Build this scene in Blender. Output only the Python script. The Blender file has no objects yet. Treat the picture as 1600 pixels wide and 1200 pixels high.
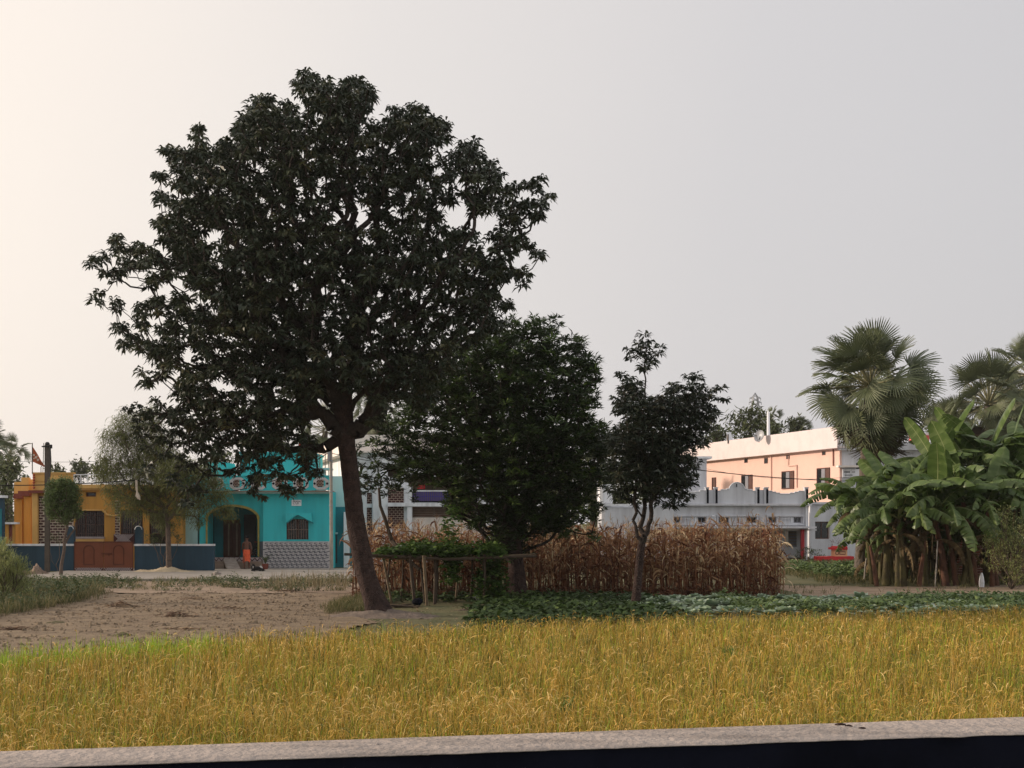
import bpy, bmesh, math, random
import numpy as np
from mathutils import Vector, Matrix
R = math.radians
rng = np.random.default_rng(7)
random.seed(7)
sc = bpy.context.scene
COL = sc.collection

# ------------------------------------------------------------------ camera
F, CX, HY, CZ = 2000.0, 800.0, 815.0, 2.4     # focal length in pixels of the 1600 px photograph, horizon row, eye height
cam_d = bpy.data.cameras.new('camera'); cam = bpy.data.objects.new('camera', cam_d); COL.objects.link(cam)
cam_d.sensor_width = 36; cam_d.lens = 36 * F / 1600; cam_d.shift_y = (HY - 600) / 1600
cam_d.clip_start = .05; cam_d.clip_end = 5000
cam.location = (0, 0, CZ); cam.rotation_euler = (R(90), 0, 0)
sc.camera = cam
# ------------------------------------------------------------------ sky, sun, exposure
SUN_EL, SUN_AZ = R(15), R(172)                 # azimuth measured from +X; the sun stands low on the left
sun_dir = Vector((math.cos(SUN_EL) * math.cos(SUN_AZ), math.cos(SUN_EL) * math.sin(SUN_AZ), math.sin(SUN_EL)))
world = bpy.data.worlds.new('World'); sc.world = world; world.use_nodes = True
nt = world.node_tree; nt.nodes.clear()
def N(t, **k):
    n = nt.nodes.new(t)
    for a, b in k.items(): setattr(n, a, b)
    return n
tc = N('ShaderNodeTexCoord')
sky = N('ShaderNodeTexSky', sky_type='NISHITA'); sky.sun_disc = False
sky.sun_elevation = SUN_EL; sky.sun_rotation = R(90) - SUN_AZ; sky.dust_density = 6; sky.air_density = 1.5; sky.altitude = 50
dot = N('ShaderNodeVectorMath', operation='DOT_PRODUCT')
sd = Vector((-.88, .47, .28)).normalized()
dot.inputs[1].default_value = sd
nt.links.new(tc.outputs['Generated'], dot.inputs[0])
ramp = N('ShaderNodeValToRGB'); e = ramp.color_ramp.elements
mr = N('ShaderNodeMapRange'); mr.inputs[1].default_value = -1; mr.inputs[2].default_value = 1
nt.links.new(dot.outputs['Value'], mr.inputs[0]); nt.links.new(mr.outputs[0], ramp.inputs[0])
e[0].position = 0; e[0].color = (.98, .97, .96, 1)  # sky behind the camera, out of view, brightened to lift the shaded fronts
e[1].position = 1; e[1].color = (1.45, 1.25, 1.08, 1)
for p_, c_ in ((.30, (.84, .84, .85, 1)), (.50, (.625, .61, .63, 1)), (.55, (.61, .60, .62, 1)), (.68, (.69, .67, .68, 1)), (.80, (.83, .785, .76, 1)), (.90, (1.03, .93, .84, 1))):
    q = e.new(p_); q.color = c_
scl = N('ShaderNodeVectorMath', operation='SCALE'); scl.inputs['Scale'].default_value = .08
nt.links.new(sky.outputs[0], scl.inputs[0])
mix = N('ShaderNodeMix', data_type='RGBA'); mix.inputs[0].default_value = .12
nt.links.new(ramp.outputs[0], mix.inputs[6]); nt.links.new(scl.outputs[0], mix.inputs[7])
bg = N('ShaderNodeBackground'); out = N('ShaderNodeOutputWorld')
nz_ = N('ShaderNodeTexNoise'); nz_.inputs['Scale'].default_value = 2.2; nz_.inputs['Detail'].default_value = 3; nt.links.new(tc.outputs['Generated'], nz_.inputs[0])
mz = N('ShaderNodeMapRange'); mz.inputs[3].default_value = .975; mz.inputs[4].default_value = 1.025; nt.links.new(nz_.outputs[0], mz.inputs[0])
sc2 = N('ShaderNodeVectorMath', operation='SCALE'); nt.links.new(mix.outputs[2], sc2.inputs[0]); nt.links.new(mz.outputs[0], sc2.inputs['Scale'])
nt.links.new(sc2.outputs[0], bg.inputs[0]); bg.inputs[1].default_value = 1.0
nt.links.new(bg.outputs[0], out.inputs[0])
sl = bpy.data.lights.new('sun', 'SUN'); sl.energy = 3.6; sl.angle = R(2.0); sl.color = (1, .83, .67)
so = bpy.data.objects.new('sun', sl); COL.objects.link(so)
so.rotation_euler = (-sun_dir).to_track_quat('-Z', 'Y').to_euler()
vs = sc.view_settings; vs.view_transform = 'Standard'; vs.look = 'None'; vs.exposure = .12; vs.gamma = 1; vs.use_curve_mapping = False
sc.render.engine = 'CYCLES'
sc.cycles.max_bounces = 5; sc.cycles.diffuse_bounces = 3; sc.cycles.glossy_bounces = 2; sc.cycles.transparent_max_bounces = 6
sc.cycles.use_denoising = True
HAZE = .0002

# ------------------------------------------------------------------ helpers
def X(px, D): return (px - CX) * D / F
def Z(py, D): return CZ - (py - HY) * D / F
def P(px, py, D): return Vector((X(px, D), D, Z(py, D)))

MATS = {}
def mat(name, c, rough=.85, var=.12, scale=3, bump=.0, bscale=20, c2=None, metal=0, spec=.3, streak=False, along=False):
    if name in MATS: return MATS[name]
    m = bpy.data.materials.new(name); m.use_nodes = True; t = m.node_tree; b = t.nodes['Principled BSDF']
    b.inputs['Roughness'].default_value = rough; b.inputs['Metallic'].default_value = metal
    b.inputs['Specular IOR Level'].default_value = spec
    co = t.nodes.new('ShaderNodeTexCoord'); mp = t.nodes.new('ShaderNodeMapping')
    geo = t.nodes.new('ShaderNodeNewGeometry')
    t.links.new(geo.outputs['Position'], mp.inputs[0])
    if along: mp.inputs['Scale'].default_value = (.3, 1.5, 1)
    if streak: mp.inputs['Scale'].default_value = (2.2, 2.2, .25)
    n1 = t.nodes.new('ShaderNodeTexNoise'); n1.inputs['Scale'].default_value = scale; n1.inputs['Detail'].default_value = 7; n1.inputs['Roughness'].default_value = .65
    t.links.new(mp.outputs[0], n1.inputs[0])
    r_ = t.nodes.new('ShaderNodeValToRGB'); t.links.new(n1.outputs[0], r_.inputs[0])
    a = np.array(c); lo = c2 if c2 is not None else tuple(a * (1 - var * 2)); hi = tuple(np.minimum(a * (1 + var * .8), 1))
    r_.color_ramp.elements[0].position = .28; r_.color_ramp.elements[0].color = (*lo, 1)
    r_.color_ramp.elements[1].position = .55; r_.color_ramp.elements[1].color = (*c, 1)
    q = r_.color_ramp.elements.new(.8); q.color = (*hi, 1)
    t.links.new(r_.outputs[0], b.inputs['Base Color'])
    if bump:
        n2 = t.nodes.new('ShaderNodeTexNoise'); n2.inputs['Scale'].default_value = bscale; n2.inputs['Detail'].default_value = 6
        t.links.new(geo.outputs['Position'], n2.inputs[0])
        bp = t.nodes.new('ShaderNodeBump'); bp.inputs['Strength'].default_value = min(1, bump); bp.inputs['Distance'].default_value = .02 * max(1, bump)
        t.links.new(n2.outputs[0], bp.inputs['Height']); t.links.new(bp.outputs[0], b.inputs['Normal'])
    MATS[name] = m
    return m
def leafmat(name, cols, rough=.5, trans=.25, spec=.4):
    """cols: list of (position, colour) driven by the per-leaf value 'tint'"""
    if name in MATS: return MATS[name]
    m = bpy.data.materials.new(name); m.use_nodes = True; t = m.node_tree; b = t.nodes['Principled BSDF']
    at = t.nodes.new('ShaderNodeAttribute'); at.attribute_name = 'tint'
    r_ = t.nodes.new('ShaderNodeValToRGB'); t.links.new(at.outputs['Fac'], r_.inputs[0])
    el = r_.color_ramp.elements
    el[0].position, el[0].color = cols[0][0], (*cols[0][1], 1)
    el[1].position, el[1].color = cols[-1][0], (*cols[-1][1], 1)
    for p_, c_ in cols[1:-1]:
        q = el.new(p_); q.color = (*c_, 1)
    b.inputs['Roughness'].default_value = rough; b.inputs['Specular IOR Level'].default_value = spec
    t.links.new(r_.outputs[0], b.inputs['Base Color'])
    if trans:
        tr = t.nodes.new('ShaderNodeBsdfTranslucent'); t.links.new(r_.outputs[0], tr.inputs[0])
        mx = t.nodes.new('ShaderNodeMixShader'); mx.inputs[0].default_value = trans
        t.links.new(b.outputs[0], mx.inputs[1]); t.links.new(tr.outputs[0], mx.inputs[2])
        t.links.new(mx.outputs[0], t.nodes['Material Output'].inputs[0])
    MATS[name] = m
    return m

def link(name, me, m=None, parent=None, label=None, cat=None, group=None, kind=None):
    o = bpy.data.objects.new(name, me); COL.objects.link(o)
    if m is not None and me is not None and len(me.materials) == 0:
        for k in (m if isinstance(m, (list, tuple)) else [m]): me.materials.append(k)
    if parent is not None:
        o.parent = parent
        o.matrix_parent_inverse = Matrix.Translation(-Vector(parent.location)) if False else Matrix.Identity(4)
    tag(o, label, cat, group, kind)
    return o
def tag(o, label=None, cat=None, group=None, kind=None):
    if label: o['label'] = label
    if cat: o['category'] = cat
    if group: o['group'] = group
    if kind: o['kind'] = kind
    return o
def thing(name, loc, label, cat, group=None, rz=0):
    o = bpy.data.objects.new(name, None); COL.objects.link(o); o.empty_display_size = .2
    o.location = loc; o.rotation_euler = (0, 0, rz)
    return tag(o, label, cat, group)

def npmesh(name, V, Fq, tint=None, smooth=False):
    """mesh from vertex array and a quad (or triangle) index array"""
    V = np.asarray(V, np.float32).reshape(-1, 3); Fq = np.asarray(Fq, np.int32)
    k = Fq.shape[1]; me = bpy.data.meshes.new(name)
    me.vertices.add(len(V)); me.vertices.foreach_set('co', V.ravel())
    me.loops.add(Fq.size); me.loops.foreach_set('vertex_index', Fq.ravel())
    me.polygons.add(len(Fq)); me.polygons.foreach_set('loop_start', np.arange(0, Fq.size, k, dtype=np.int32))
    if smooth: me.polygons.foreach_set('use_smooth', np.ones(len(Fq), bool))
    if tint is not None:
        a = me.attributes.new('tint', 'FLOAT', 'POINT'); a.data.foreach_set('value', np.asarray(tint, np.float32))
    me.update(calc_edges=True)
    return me

def ribbon(p0, az, e0, e1, L, W, nseg=3, pw=1.0, tint=None, roll=None, prof=None, endtint=None):
    """curved leaf ribbons, all at once: start points, azimuth, elevation at start and end, length, width"""
    p0 = np.asarray(p0, float); n = len(p0)
    f = lambda a: np.broadcast_to(np.asarray(a, float), (n,))
    az, e0, e1, L, W = map(f, (az, e0, e1, L, W))
    tint = rng.random(n) if tint is None else f(tint)
    roll = rng.normal(0, .35, n) if roll is None else f(roll)
    if prof is None: prof = np.interp(np.linspace(0, 1, nseg + 1), [0, .35, .7, 1], [.35, 1, .8, .06])
    pts = np.zeros((n, nseg + 1, 3)); pts[:, 0] = p0
    for j in range(1, nseg + 1):
        t = ((j - .5) / nseg) ** pw; el = e0 + (e1 - e0) * t
        pts[:, j] = pts[:, j - 1] + (L / nseg)[:, None] * np.stack([np.cos(el) * np.cos(az), np.cos(el) * np.sin(az), np.sin(el)], 1)
    side = np.stack([-np.sin(az), np.cos(az), np.zeros(n)], 1)
    em = (e0 + e1) / 2
    up = np.stack([-np.sin(em) * np.cos(az), -np.sin(em) * np.sin(az), np.cos(em)], 1)
    s = side * np.cos(roll)[:, None] + up * np.sin(roll)[:, None]
    w = (W[:, None] * prof[None, :] / 2)[..., None] * s[:, None, :]
    V = np.stack([pts - w, pts + w], 2).reshape(n, -1, 3)
    j = np.arange(nseg); fq = np.stack([2 * j, 2 * j + 1, 2 * j + 3, 2 * j + 2], 1)
    Fq = (np.arange(n)[:, None, None] * (2 * (nseg + 1)) + fq[None]).reshape(-1, 4)
    T = np.repeat(tint, 2 * (nseg + 1)) if endtint is None else (tint[:, None] + endtint * np.repeat(np.linspace(0, 1, nseg + 1), 2)[None]).ravel()
    return V.reshape(-1, 3), Fq, T
def merge(parts):
    Vs, Fs, Ts, o = [], [], [], 0
    for V, Fq, T in parts:
        Vs.append(V); Fs.append(Fq + o); Ts.append(T); o += len(V)
    return np.concatenate(Vs), np.concatenate(Fs), np.concatenate(Ts)
def rosettes(C, n, L, W, e0=(-10, 40), e1=(-80, -20), nseg=2, spread=.05, tintc=None, Lj=.25):
    C = np.asarray(C); k = len(C); c = np.repeat(C, n, 0)
    az = rng.random(k * n) * 2 * np.pi
    c = c + rng.normal(0, spread, c.shape)
    tb = rng.random(k) if tintc is None else tintc
    t = np.clip(np.repeat(tb, n) * .6 + rng.random(k * n) * .4, 0, 1)
    return ribbon(c, az, np.radians(rng.uniform(*e0, k * n)), np.radians(rng.uniform(*e1, k * n)), L * rng.uniform(1 - Lj, 1 + Lj, k * n), W * rng.uniform(.8, 1.2, k * n), nseg, 1, t,
                  prof=np.array([.25, 1, .08]) if nseg == 2 else None)

class MB:
    """collects boxes, prisms, tubes into one mesh, all in world coordinates minus an origin"""
    def __init__(s): s.v = []; s.f = []; s.m = []
    def add(s, vs, fs, m=0):
        o = len(s.v); s.v += [tuple(v) for v in vs]; s.f += [tuple(i + o for i in f) for f in fs]; s.m += [m] * len(fs); return s
    def box(s, x0, x1, y0, y1, z0, z1, m=0):
        vs = [(x, y, z) for z in (z0, z1) for y in (y0, y1) for x in (x0, x1)]
        return s.add(vs, [(0, 2, 3, 1), (4, 5, 7, 6), (0, 1, 5, 4), (2, 6, 7, 3), (0, 4, 6, 2), (1, 3, 7, 5)], m)
    def pbox(s, px0, px1, py0, py1, D, y0, y1, m=0):
        """box given by its face rectangle in photograph pixels at depth D, reaching from y0 to y1 (metres, relative to D)"""
        Q = D + y0 if abs(y0) > .25 else D
        return s.box(X(px0, Q), X(px1, Q), D + y0, D + y1, Z(py1, Q), Z(py0, Q), m)
    def obox(s, c, ux, uy, uz, m=0):
        c, ux, uy, uz = map(Vector, (c, ux, uy, uz))
        vs = [c + a * ux + b * uy + d * uz for d in (-1, 1) for b in (-1, 1) for a in (-1, 1)]
        return s.add(vs, [(0, 2, 3, 1), (4, 5, 7, 6), (0, 1, 5, 4), (2, 6, 7, 3), (0, 4, 6, 2), (1, 3, 7, 5)], m)
    def prism(s, poly, y0, y1, m=0):
        """polygon in XZ extruded along Y"""
        n = len(poly); vs = [(x, y0, z) for x, z in poly] + [(x, y1, z) for x, z in poly]
        return s.add(vs, [tuple(range(n))[::-1] if False else tuple(range(n)), tuple(range(2 * n - 1, n - 1, -1))] + [(i, i + n, (i + 1) % n + n, (i + 1) % n) for i in range(n)], m)
    def tube(s, pts, rad, n=6, m=0, cap=True):
        pts = [Vector(p) for p in pts]
        if not isinstance(rad, (list, tuple)): rad = [rad] * len(pts)
        rings = []
        for i, p in enumerate(pts):
            d = (pts[min(i + 1, len(pts) - 1)] - pts[max(i - 1, 0)]).normalized()
            a = d.cross(Vector((0, 0, 1)) if abs(d.z) < .9 else Vector((0, 1, 0))).normalized(); b = d.cross(a)
            rings += [p + rad[i] * (math.cos(2 * math.pi * k / n) * a + math.sin(2 * math.pi * k / n) * b) for k in range(n)]
        fs = [(i * n + k, i * n + (k + 1) % n, (i + 1) * n + (k + 1) % n, (i + 1) * n + k) for i in range(len(pts) - 1) for k in range(n)]
        if cap: fs += [tuple(range(n))[::-1], tuple(range((len(pts) - 1) * n, len(pts) * n))]
        return s.add(rings, fs, m)
    def lathe(s, c, prof, n=14, m=0, sx=1, sy=1):
        c = Vector(c); vs = [c + Vector((r * sx * math.cos(2 * math.pi * k / n), r * sy * math.sin(2 * math.pi * k / n), z)) for r, z in prof for k in range(n)]
        fs = [(i * n + k, i * n + (k + 1) % n, (i + 1) * n + (k + 1) % n, (i + 1) * n + k) for i in range(len(prof) - 1) for k in range(n)]
        fs += [tuple(range(n))[::-1], tuple(range((len(prof) - 1) * n, len(prof) * n))]
        return s.add(vs, fs, m)
    def build(s, name, m, parent=None, smooth=False, **k):
        me = bpy.data.meshes.new(name)
        org = Vector((0, 0, 0))
        p = parent
        while p is not None: org += Vector(p.location); p = p.parent
        me.from_pydata([(a - org.x, b - org.y, c - org.z) for a, b, c in s.v], [], s.f)
        ms = m if isinstance(m, (list, tuple)) else [m]
        for q in ms: me.materials.append(q)
        if len(ms) > 1: me.polygons.foreach_set('material_index', s.m)
        if smooth: me.polygons.foreach_set('use_smooth', [True] * len(s.f))
        bm = bmesh.new(); bm.from_mesh(me); bmesh.ops.recalc_face_normals(bm, faces=bm.faces); bm.to_mesh(me); bm.free()
        me.update()
        return link(name, me, None, parent, **k)

def shift(V, parent):
    return V - np.array(parent.location)[None]
def wall(mb, x0, x1, z0, z1, y0, y1, holes=(), m=0):
    """wall slab facing -Y with rectangular openings (hx0,hx1,hz0,hz1); only outer faces are made"""
    xs = sorted({x0, x1, *[min(max(h[i], x0), x1) for h in holes for i in (0, 1)]}); zs = sorted({z0, z1, *[min(max(h[i], z0), z1) for h in holes for i in (2, 3)]})
    def solid(i, j):
        if i < 0 or j < 0 or i >= len(xs) - 1 or j >= len(zs) - 1: return False
        cx, cz = (xs[i] + xs[i + 1]) / 2, (zs[j] + zs[j + 1]) / 2
        return not any(h[0] < cx < h[1] and h[2] < cz < h[3] for h in holes)
    for i in range(len(xs) - 1):
        for j in range(len(zs) - 1):
            if not solid(i, j): continue
            a, b, c, d = xs[i], xs[i + 1], zs[j], zs[j + 1]
            mb.add([(a, y0, c), (b, y0, c), (b, y0, d), (a, y0, d)], [(0, 1, 2, 3)], m)
            mb.add([(a, y1, c), (b, y1, c), (b, y1, d), (a, y1, d)], [(3, 2, 1, 0)], m)
            if not solid(i - 1, j): mb.add([(a, y0, c), (a, y1, c), (a, y1, d), (a, y0, d)], [(3, 2, 1, 0)], m)
            if not solid(i + 1, j): mb.add([(b, y0, c), (b, y1, c), (b, y1, d), (b, y0, d)], [(0, 1, 2, 3)], m)
            if not solid(i, j - 1): mb.add([(a, y0, c), (b, y0, c), (b, y1, c), (a, y1, c)], [(3, 2, 1, 0)], m)
            if not solid(i, j + 1): mb.add([(a, y0, d), (b, y0, d), (b, y1, d), (a, y1, d)], [(0, 1, 2, 3)], m)
def H(px0, px1, py0, py1, D): return (X(px0, D), X(px1, D), Z(py1, D), Z(py0, D))

# ------------------------------------------------------------------ materials
m_soil = mat('dry_soil', (.30, .22, .155), .95, .25, .9, 1.5, 9, c2=(.17, .12, .08))
m_plot = mat('ploughed_soil', (.25, .185, .12), .95, .3, 1.6, 1.8, 24, c2=(.14, .10, .068))
m_mud = mat('paddy_mud', (.10, .085, .04), .95, .2, 3, 1, 9)
m_conc = mat('weathered_concrete', (.37, .315, .28), .9, .2, 8, .8, 50, c2=(.17, .145, .13), along=True)
m_path = mat('path_concrete', (.33, .29, .25), .9, .12, 2, .6, 20)
m_dark = mat('dark_paint_and_shade', (.006, .007, .014), .9, .3, 3, .3, 10, spec=.1)  # dark paint; also the shade of the parapet's near face, put in as colour
m_blue = mat('blue_wall_paint', (.026, .064, .098), .8, .14, 1.2, .4, 14, streak=True)
m_white = mat('white_paint', (.84, .85, .88), .8, .08, 1.3, .2, 16, c2=(.55, .56, .58), streak=True)
m_cream = mat('cream_wall', (.80, .72, .66), .85, .07, 1.0, .2, 14, streak=True)
m_grey = mat('grey_white_wall', (.62, .63, .665), .85, .07, 1.0, .3, 14, c2=(.46, .46, .49), streak=True)
m_peach = mat('peach_wall', (.74, .50, .42), .85, .04, 1.2, .2, 14)
m_parpink = mat('pale_pink_parapet', (.70, .61, .60), .85, .05, 1.2, .3, 14)
m_yellow = mat('ochre_wall', (.56, .285, .06), .85, .12, 1.1, .3, 14, c2=(.42, .21, .045), streak=True)
m_yellow2 = mat('light_ochre_trim', (.68, .40, .13), .85, .1, 1.1, .2, 14)
m_maroon = mat('maroon_band', (.20, .055, .04), .8, .15, 3)
m_teal = mat('turquoise_wall', (.045, .52, .56), .8, .08, 1.1, .2, 14, c2=(.04, .40, .44), streak=True)
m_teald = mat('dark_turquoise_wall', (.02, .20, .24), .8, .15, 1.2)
m_tealp = mat('pale_aqua_wall', (.42, .66, .66), .85, .1, 1.0, streak=True)
m_ygreen = mat('lime_arch_trim', (.42, .34, .10), .85, .2, 4)
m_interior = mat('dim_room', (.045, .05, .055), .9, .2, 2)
m_tan = mat('tan_shutter', (.25, .19, .15), .85, .15, 3)
m_glass = mat('dark_glass', (.012, .014, .018), .15, .2, 2, spec=.5)
m_frame = mat('dark_wood_frame', (.09, .035, .025), .6, .2, 5)
m_grille = mat('iron_grille', (.10, .055, .045), .6, .2, 8)
m_greyfr = mat('grey_shutter', (.22, .22, .25), .6, .1, 4)
m_gate = mat('rust_red_gate', (.19, .055, .024), .65, .1, 2)
m_gate2 = mat('gate_groove', (.12, .035, .018), .7, .1, 2)
m_lat = mat('lattice_tile', (.40, .34, .34), .8, .1, 6)
m_brick = mat('dark_brick', (.085, .028, .028), .85, .25, 8)
m_mortar = mat('pale_mortar', (.62, .52, .42), .9, .1, 6)
m_red = mat('red_paint', (.55, .03, .035), .6, .12, 3)
m_redd = mat('dark_red_pillar', (.35, .02, .03), .6, .12, 3)
m_purple = mat('violet_railing', (.10, .075, .30), .6, .15, 6)
m_tilew = mat('white_wall_tile', (.52, .50, .50), .5, .06, 6)
m_tileg = mat('grey_wall_tile', (.11, .12, .145), .5, .15, 6)
m_pole = mat('concrete_pole', (.33, .30, .26), .9, .15, 5, .5, 30)
m_poled = mat('dark_weathered_pole', (.10, .08, .065), .9, .15, 5, .5, 30)
m_steel = mat('grey_metal', (.30, .31, .33), .5, .1, 5, metal=.3)
m_black = mat('black_cable', (.012, .012, .012), .6, .1, 5)
m_bark = mat('mango_bark', (.060, .036, .030), .95, .4, 7, 5, 26, c2=(.018, .011, .010))
m_bark2 = mat('smooth_bark', (.13, .095, .075), .95, .25, 6, 2, 30)
m_barkd = mat('dark_bark', (.045, .034, .028), .95, .3, 6, 2, 25)
m_palmtrunk = mat('palm_trunk', (.13, .105, .085), .95, .25, 8, 3, 20)
m_bamboo = mat('weathered_bamboo', (.16, .115, .07), .85, .2, 8, .5, 30)
m_bamd = mat('dark_pole_wood', (.07, .05, .035), .9, .2, 8, .5, 30)
m_stem = mat('banana_stem', (.10, .085, .03), .75, .3, 2.2, 1.5, 10, c2=(.045, .03, .018))
m_stemd = mat('dry_banana_sheath', (.12, .055, .032), .9, .4, 3, 1.5, 14, c2=(.05, .025, .018))
# ================================================================== GROUND
def edge_y(x): return np.interp(x, [-20, -8.8, -6.25, -3.1, 2.9, 12.4, 25], [17, 22, 24.6, 26.1, 28.9, 32, 35])
def gz(x, y):
    e = edge_y(x); d = np.clip((y - e) / .7, 0, 1)
    return -.40 + .40 * d * d * (3 - 2 * d)
def sheet(name, xs, ys, zf, m, kind='structure', mask=None, **k):
    XX, YY = np.meshgrid(xs, ys); ZZ = zf(XX, YY)
    V = np.stack([XX, YY, ZZ], -1).reshape(-1, 3); nx, ny = len(xs), len(ys)
    i, j = np.meshgrid(np.arange(nx - 1), np.arange(ny - 1)); a = (j * nx + i).ravel()
    Fq = np.stack([a, a + 1, a + nx + 1, a + nx], 1)
    if mask is not None:
        c = V[Fq].mean(1); Fq = Fq[mask(c[:, 0], c[:, 1])]
    me = npmesh(name, V, Fq, smooth=True); me.materials.append(m)
    return link(name, me, kind=kind, **k)
def rough(x, y, s=1, a=1.0):
    return a * (.5 * np.sin(x * 1.7 * s + 1.3 * np.sin(y * .9 * s)) * np.cos(y * 2.1 * s + .7 * np.sin(x * 1.3 * s)) + .3 * np.sin(x * 5.3 * s + y * 3.1 * s) * np.sin(y * 6.1 * s - x * 2.2 * s))
def gfull(x, y): return gz(x, y) - .30 * np.exp(-((y - 50.3) / 2.2) ** 2) * (x < -5.5) + np.where((y > 26) & (y < 52), .03 * rough(x, y), .012 * rough(x, y))
xs = np.unique(np.concatenate([np.linspace(-700, -60, 12), np.arange(-60, 60.1, .8), np.linspace(60, 700, 12)]))
ys = np.unique(np.concatenate([np.arange(-20, 60, .35), np.arange(60, 140, 4), np.linspace(140, 1100, 16)]))
m_gr = mat('grassy_earth', (.13, .12, .055), .95, .3, .7, 1.5, 8, c2=(.06, .075, .03))
sheet('ground', xs, ys, gfull, m_gr)
px_ = np.arange(-13, -1.5, .12); py_ = np.arange(21.5, 46, .12)
def plotmask(x, y):
    wob = .5 * np.sin(x * 1.1) + .3 * np.sin(x * 2.7 + 1)
    left = -.43 * (y - 22) * .9 - 8.6
    return (y > edge_y(x) + .15) & (y < 42.8 + wob) & (x < -3.3 + (y - 26) * -.06 + .35 * np.sin(y * 1.3)) & (x > -14.5)
px_ = np.arange(-19, -2, .12)
sheet('fallow_plot', px_, py_, lambda x, y: gfull(x, y) + .018 + .016 * rough(x, y, 2.1) + .012 * rng.random(np.shape(x)), m_plot, mask=plotmask)
sheet('bank_soil', np.arange(-21, -4.8, .25), np.arange(42.4, 52.9, .25), lambda x, y: gfull(x, y) + .035 + .02 * rough(x, y, 2.3), m_soil, mask=lambda x, y: (x > -.37 * y - .3))
# bare strip between the vegetable rows and the banana grove
sheet('bare_strip', np.arange(8, 30, .3), np.arange(38, 50, .3), lambda x, y: gfull(x, y) + .012, m_soil,
      mask=lambda x, y: (y > 40.4 + .5 * np.sin(x * .9)) & (y < 47.5 + .6 * np.sin(x * .7 + 1)) & (x > 9.5))
sheet('yard_path', np.arange(13, 24, .5), np.arange(62, 69, .5), lambda x, y: gfull(x, y) + .02, m_path, mask=lambda x, y: (y > 63 + .3 * np.sin(x)) & (y < 67.5))

def path_prism():
    mb = MB(); D0 = 53.0
    xa, xb = -21.5, -6.6
    n = 60; r = random.Random(3)
    prev = None
    for i in range(n):
        x0 = xa + (xb - xa) * i / n; x1 = xa + (xb - xa) * (i + 1) / n
        y0 = D0 + r.uniform(-.06, .06)
        mb.box(x0, x1, y0, 64.9, -.35, .035)
    return mb.build('path', m_path, kind='structure')
path_prism()

# ------------------------------------------------------------------ parapet the photographer leans on
def parapet():
    t = thing('parapet', (0, 2.7, 1.95), 'weathered concrete capping and wall with its shadow coloured black along the bottom of the picture', 'parapet')
    A = Vector((-1.003, 2.507, 1.95)); B = Vector((1.18, 2.951, 1.95)); u = (B - A).normalized()
    C = Vector((-.935, 2.338, 1.95)); Dn = Vector((1.084, 2.711, 1.95)); v = (Dn - C).normalized()
    n = 400; vs = []; r = np.random.default_rng(5)
    s = np.linspace(-1.6, 4.2, n)
    nz = np.cumsum(r.normal(0, .0009, n)); nz -= np.linspace(0, nz[-1], n); nz = nz * .35 + r.normal(0, .0007, n)
    nz2 = r.normal(0, .0006, n); dips = np.zeros(n)
    for _ in range(46):
        c, w, a = r.uniform(s[0], s[-1]), r.uniform(.01, .05), r.uniform(-.006, .003); dips += a * np.exp(-((s - c) / w) ** 2)
    rows = []
    for i in range(n):
        far = A + u * s[i] + Vector((0, nz2[i], 0)); near = C + v * s[i] + Vector((0, nz[i] + dips[i], 0))
        rows.append([far + Vector((0, .02, -.5)), far + Vector((0, .012, -.02)), far, far.lerp(near, .33), far.lerp(near, .66), near + Vector((0, .002, 0)), near + Vector((0, .001, -.0012)), near + Vector((0, .012, -.004)), near + Vector((0, .05, -.006))])
    V = np.array([[tuple(p) for p in row] for row in rows]); k = V.shape[1]
    V[:, 3:5, 2] += r.normal(0, .0007, (n, 2))
    V = V.reshape(-1, 3) - np.array(t.location)
    i, j = np.meshgrid(np.arange(n - 1), np.arange(k - 1)); a = (i * k + j).ravel()
    me = npmesh('capping', V, np.stack([a, a + 1, a + k + 1, a + k], 1)); me.materials.append(m_conc)
    link('capping', me, None, t)
    mb = MB()
    w = Vector((-u.y, u.x, 0))
    mid = (A + B) / 2; c0 = (C + Dn) / 2
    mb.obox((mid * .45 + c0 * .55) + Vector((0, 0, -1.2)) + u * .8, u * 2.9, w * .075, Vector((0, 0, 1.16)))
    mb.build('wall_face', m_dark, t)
    # a thin drip-edge face, its shadow put into a near-black colour, right under the cap
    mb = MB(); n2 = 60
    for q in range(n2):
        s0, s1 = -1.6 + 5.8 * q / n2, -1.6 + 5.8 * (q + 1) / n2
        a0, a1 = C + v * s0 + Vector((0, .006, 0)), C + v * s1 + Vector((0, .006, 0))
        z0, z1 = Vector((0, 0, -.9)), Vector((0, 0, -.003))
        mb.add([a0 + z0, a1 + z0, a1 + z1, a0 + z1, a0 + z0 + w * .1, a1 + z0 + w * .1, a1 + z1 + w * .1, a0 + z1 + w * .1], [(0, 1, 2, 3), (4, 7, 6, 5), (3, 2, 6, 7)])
    mb.build('black_shade_side', m_dark, t)
    # crumbs of mortar stuck on the capping
    for (px, py, s_) in ((1313, 1133, .006), (1326, 1135, .005), (1347, 1138, .004), (810, 1166, .0035), (590, 1163, .004), (893, 1146, .0035)):
        D = .45 * F / (py - HY); mb = MB(); rr = random.Random(px)
        mb.lathe((X(px, D), D, 1.949), [(s_, 0), (s_ * .9, s_ * .6), (s_ * .3, s_)], 6, sx=1.3 + rr.random())
        mb.build('mortar_crumb', m_bark if px > 1300 else m_conc, t)
parapet()

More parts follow.
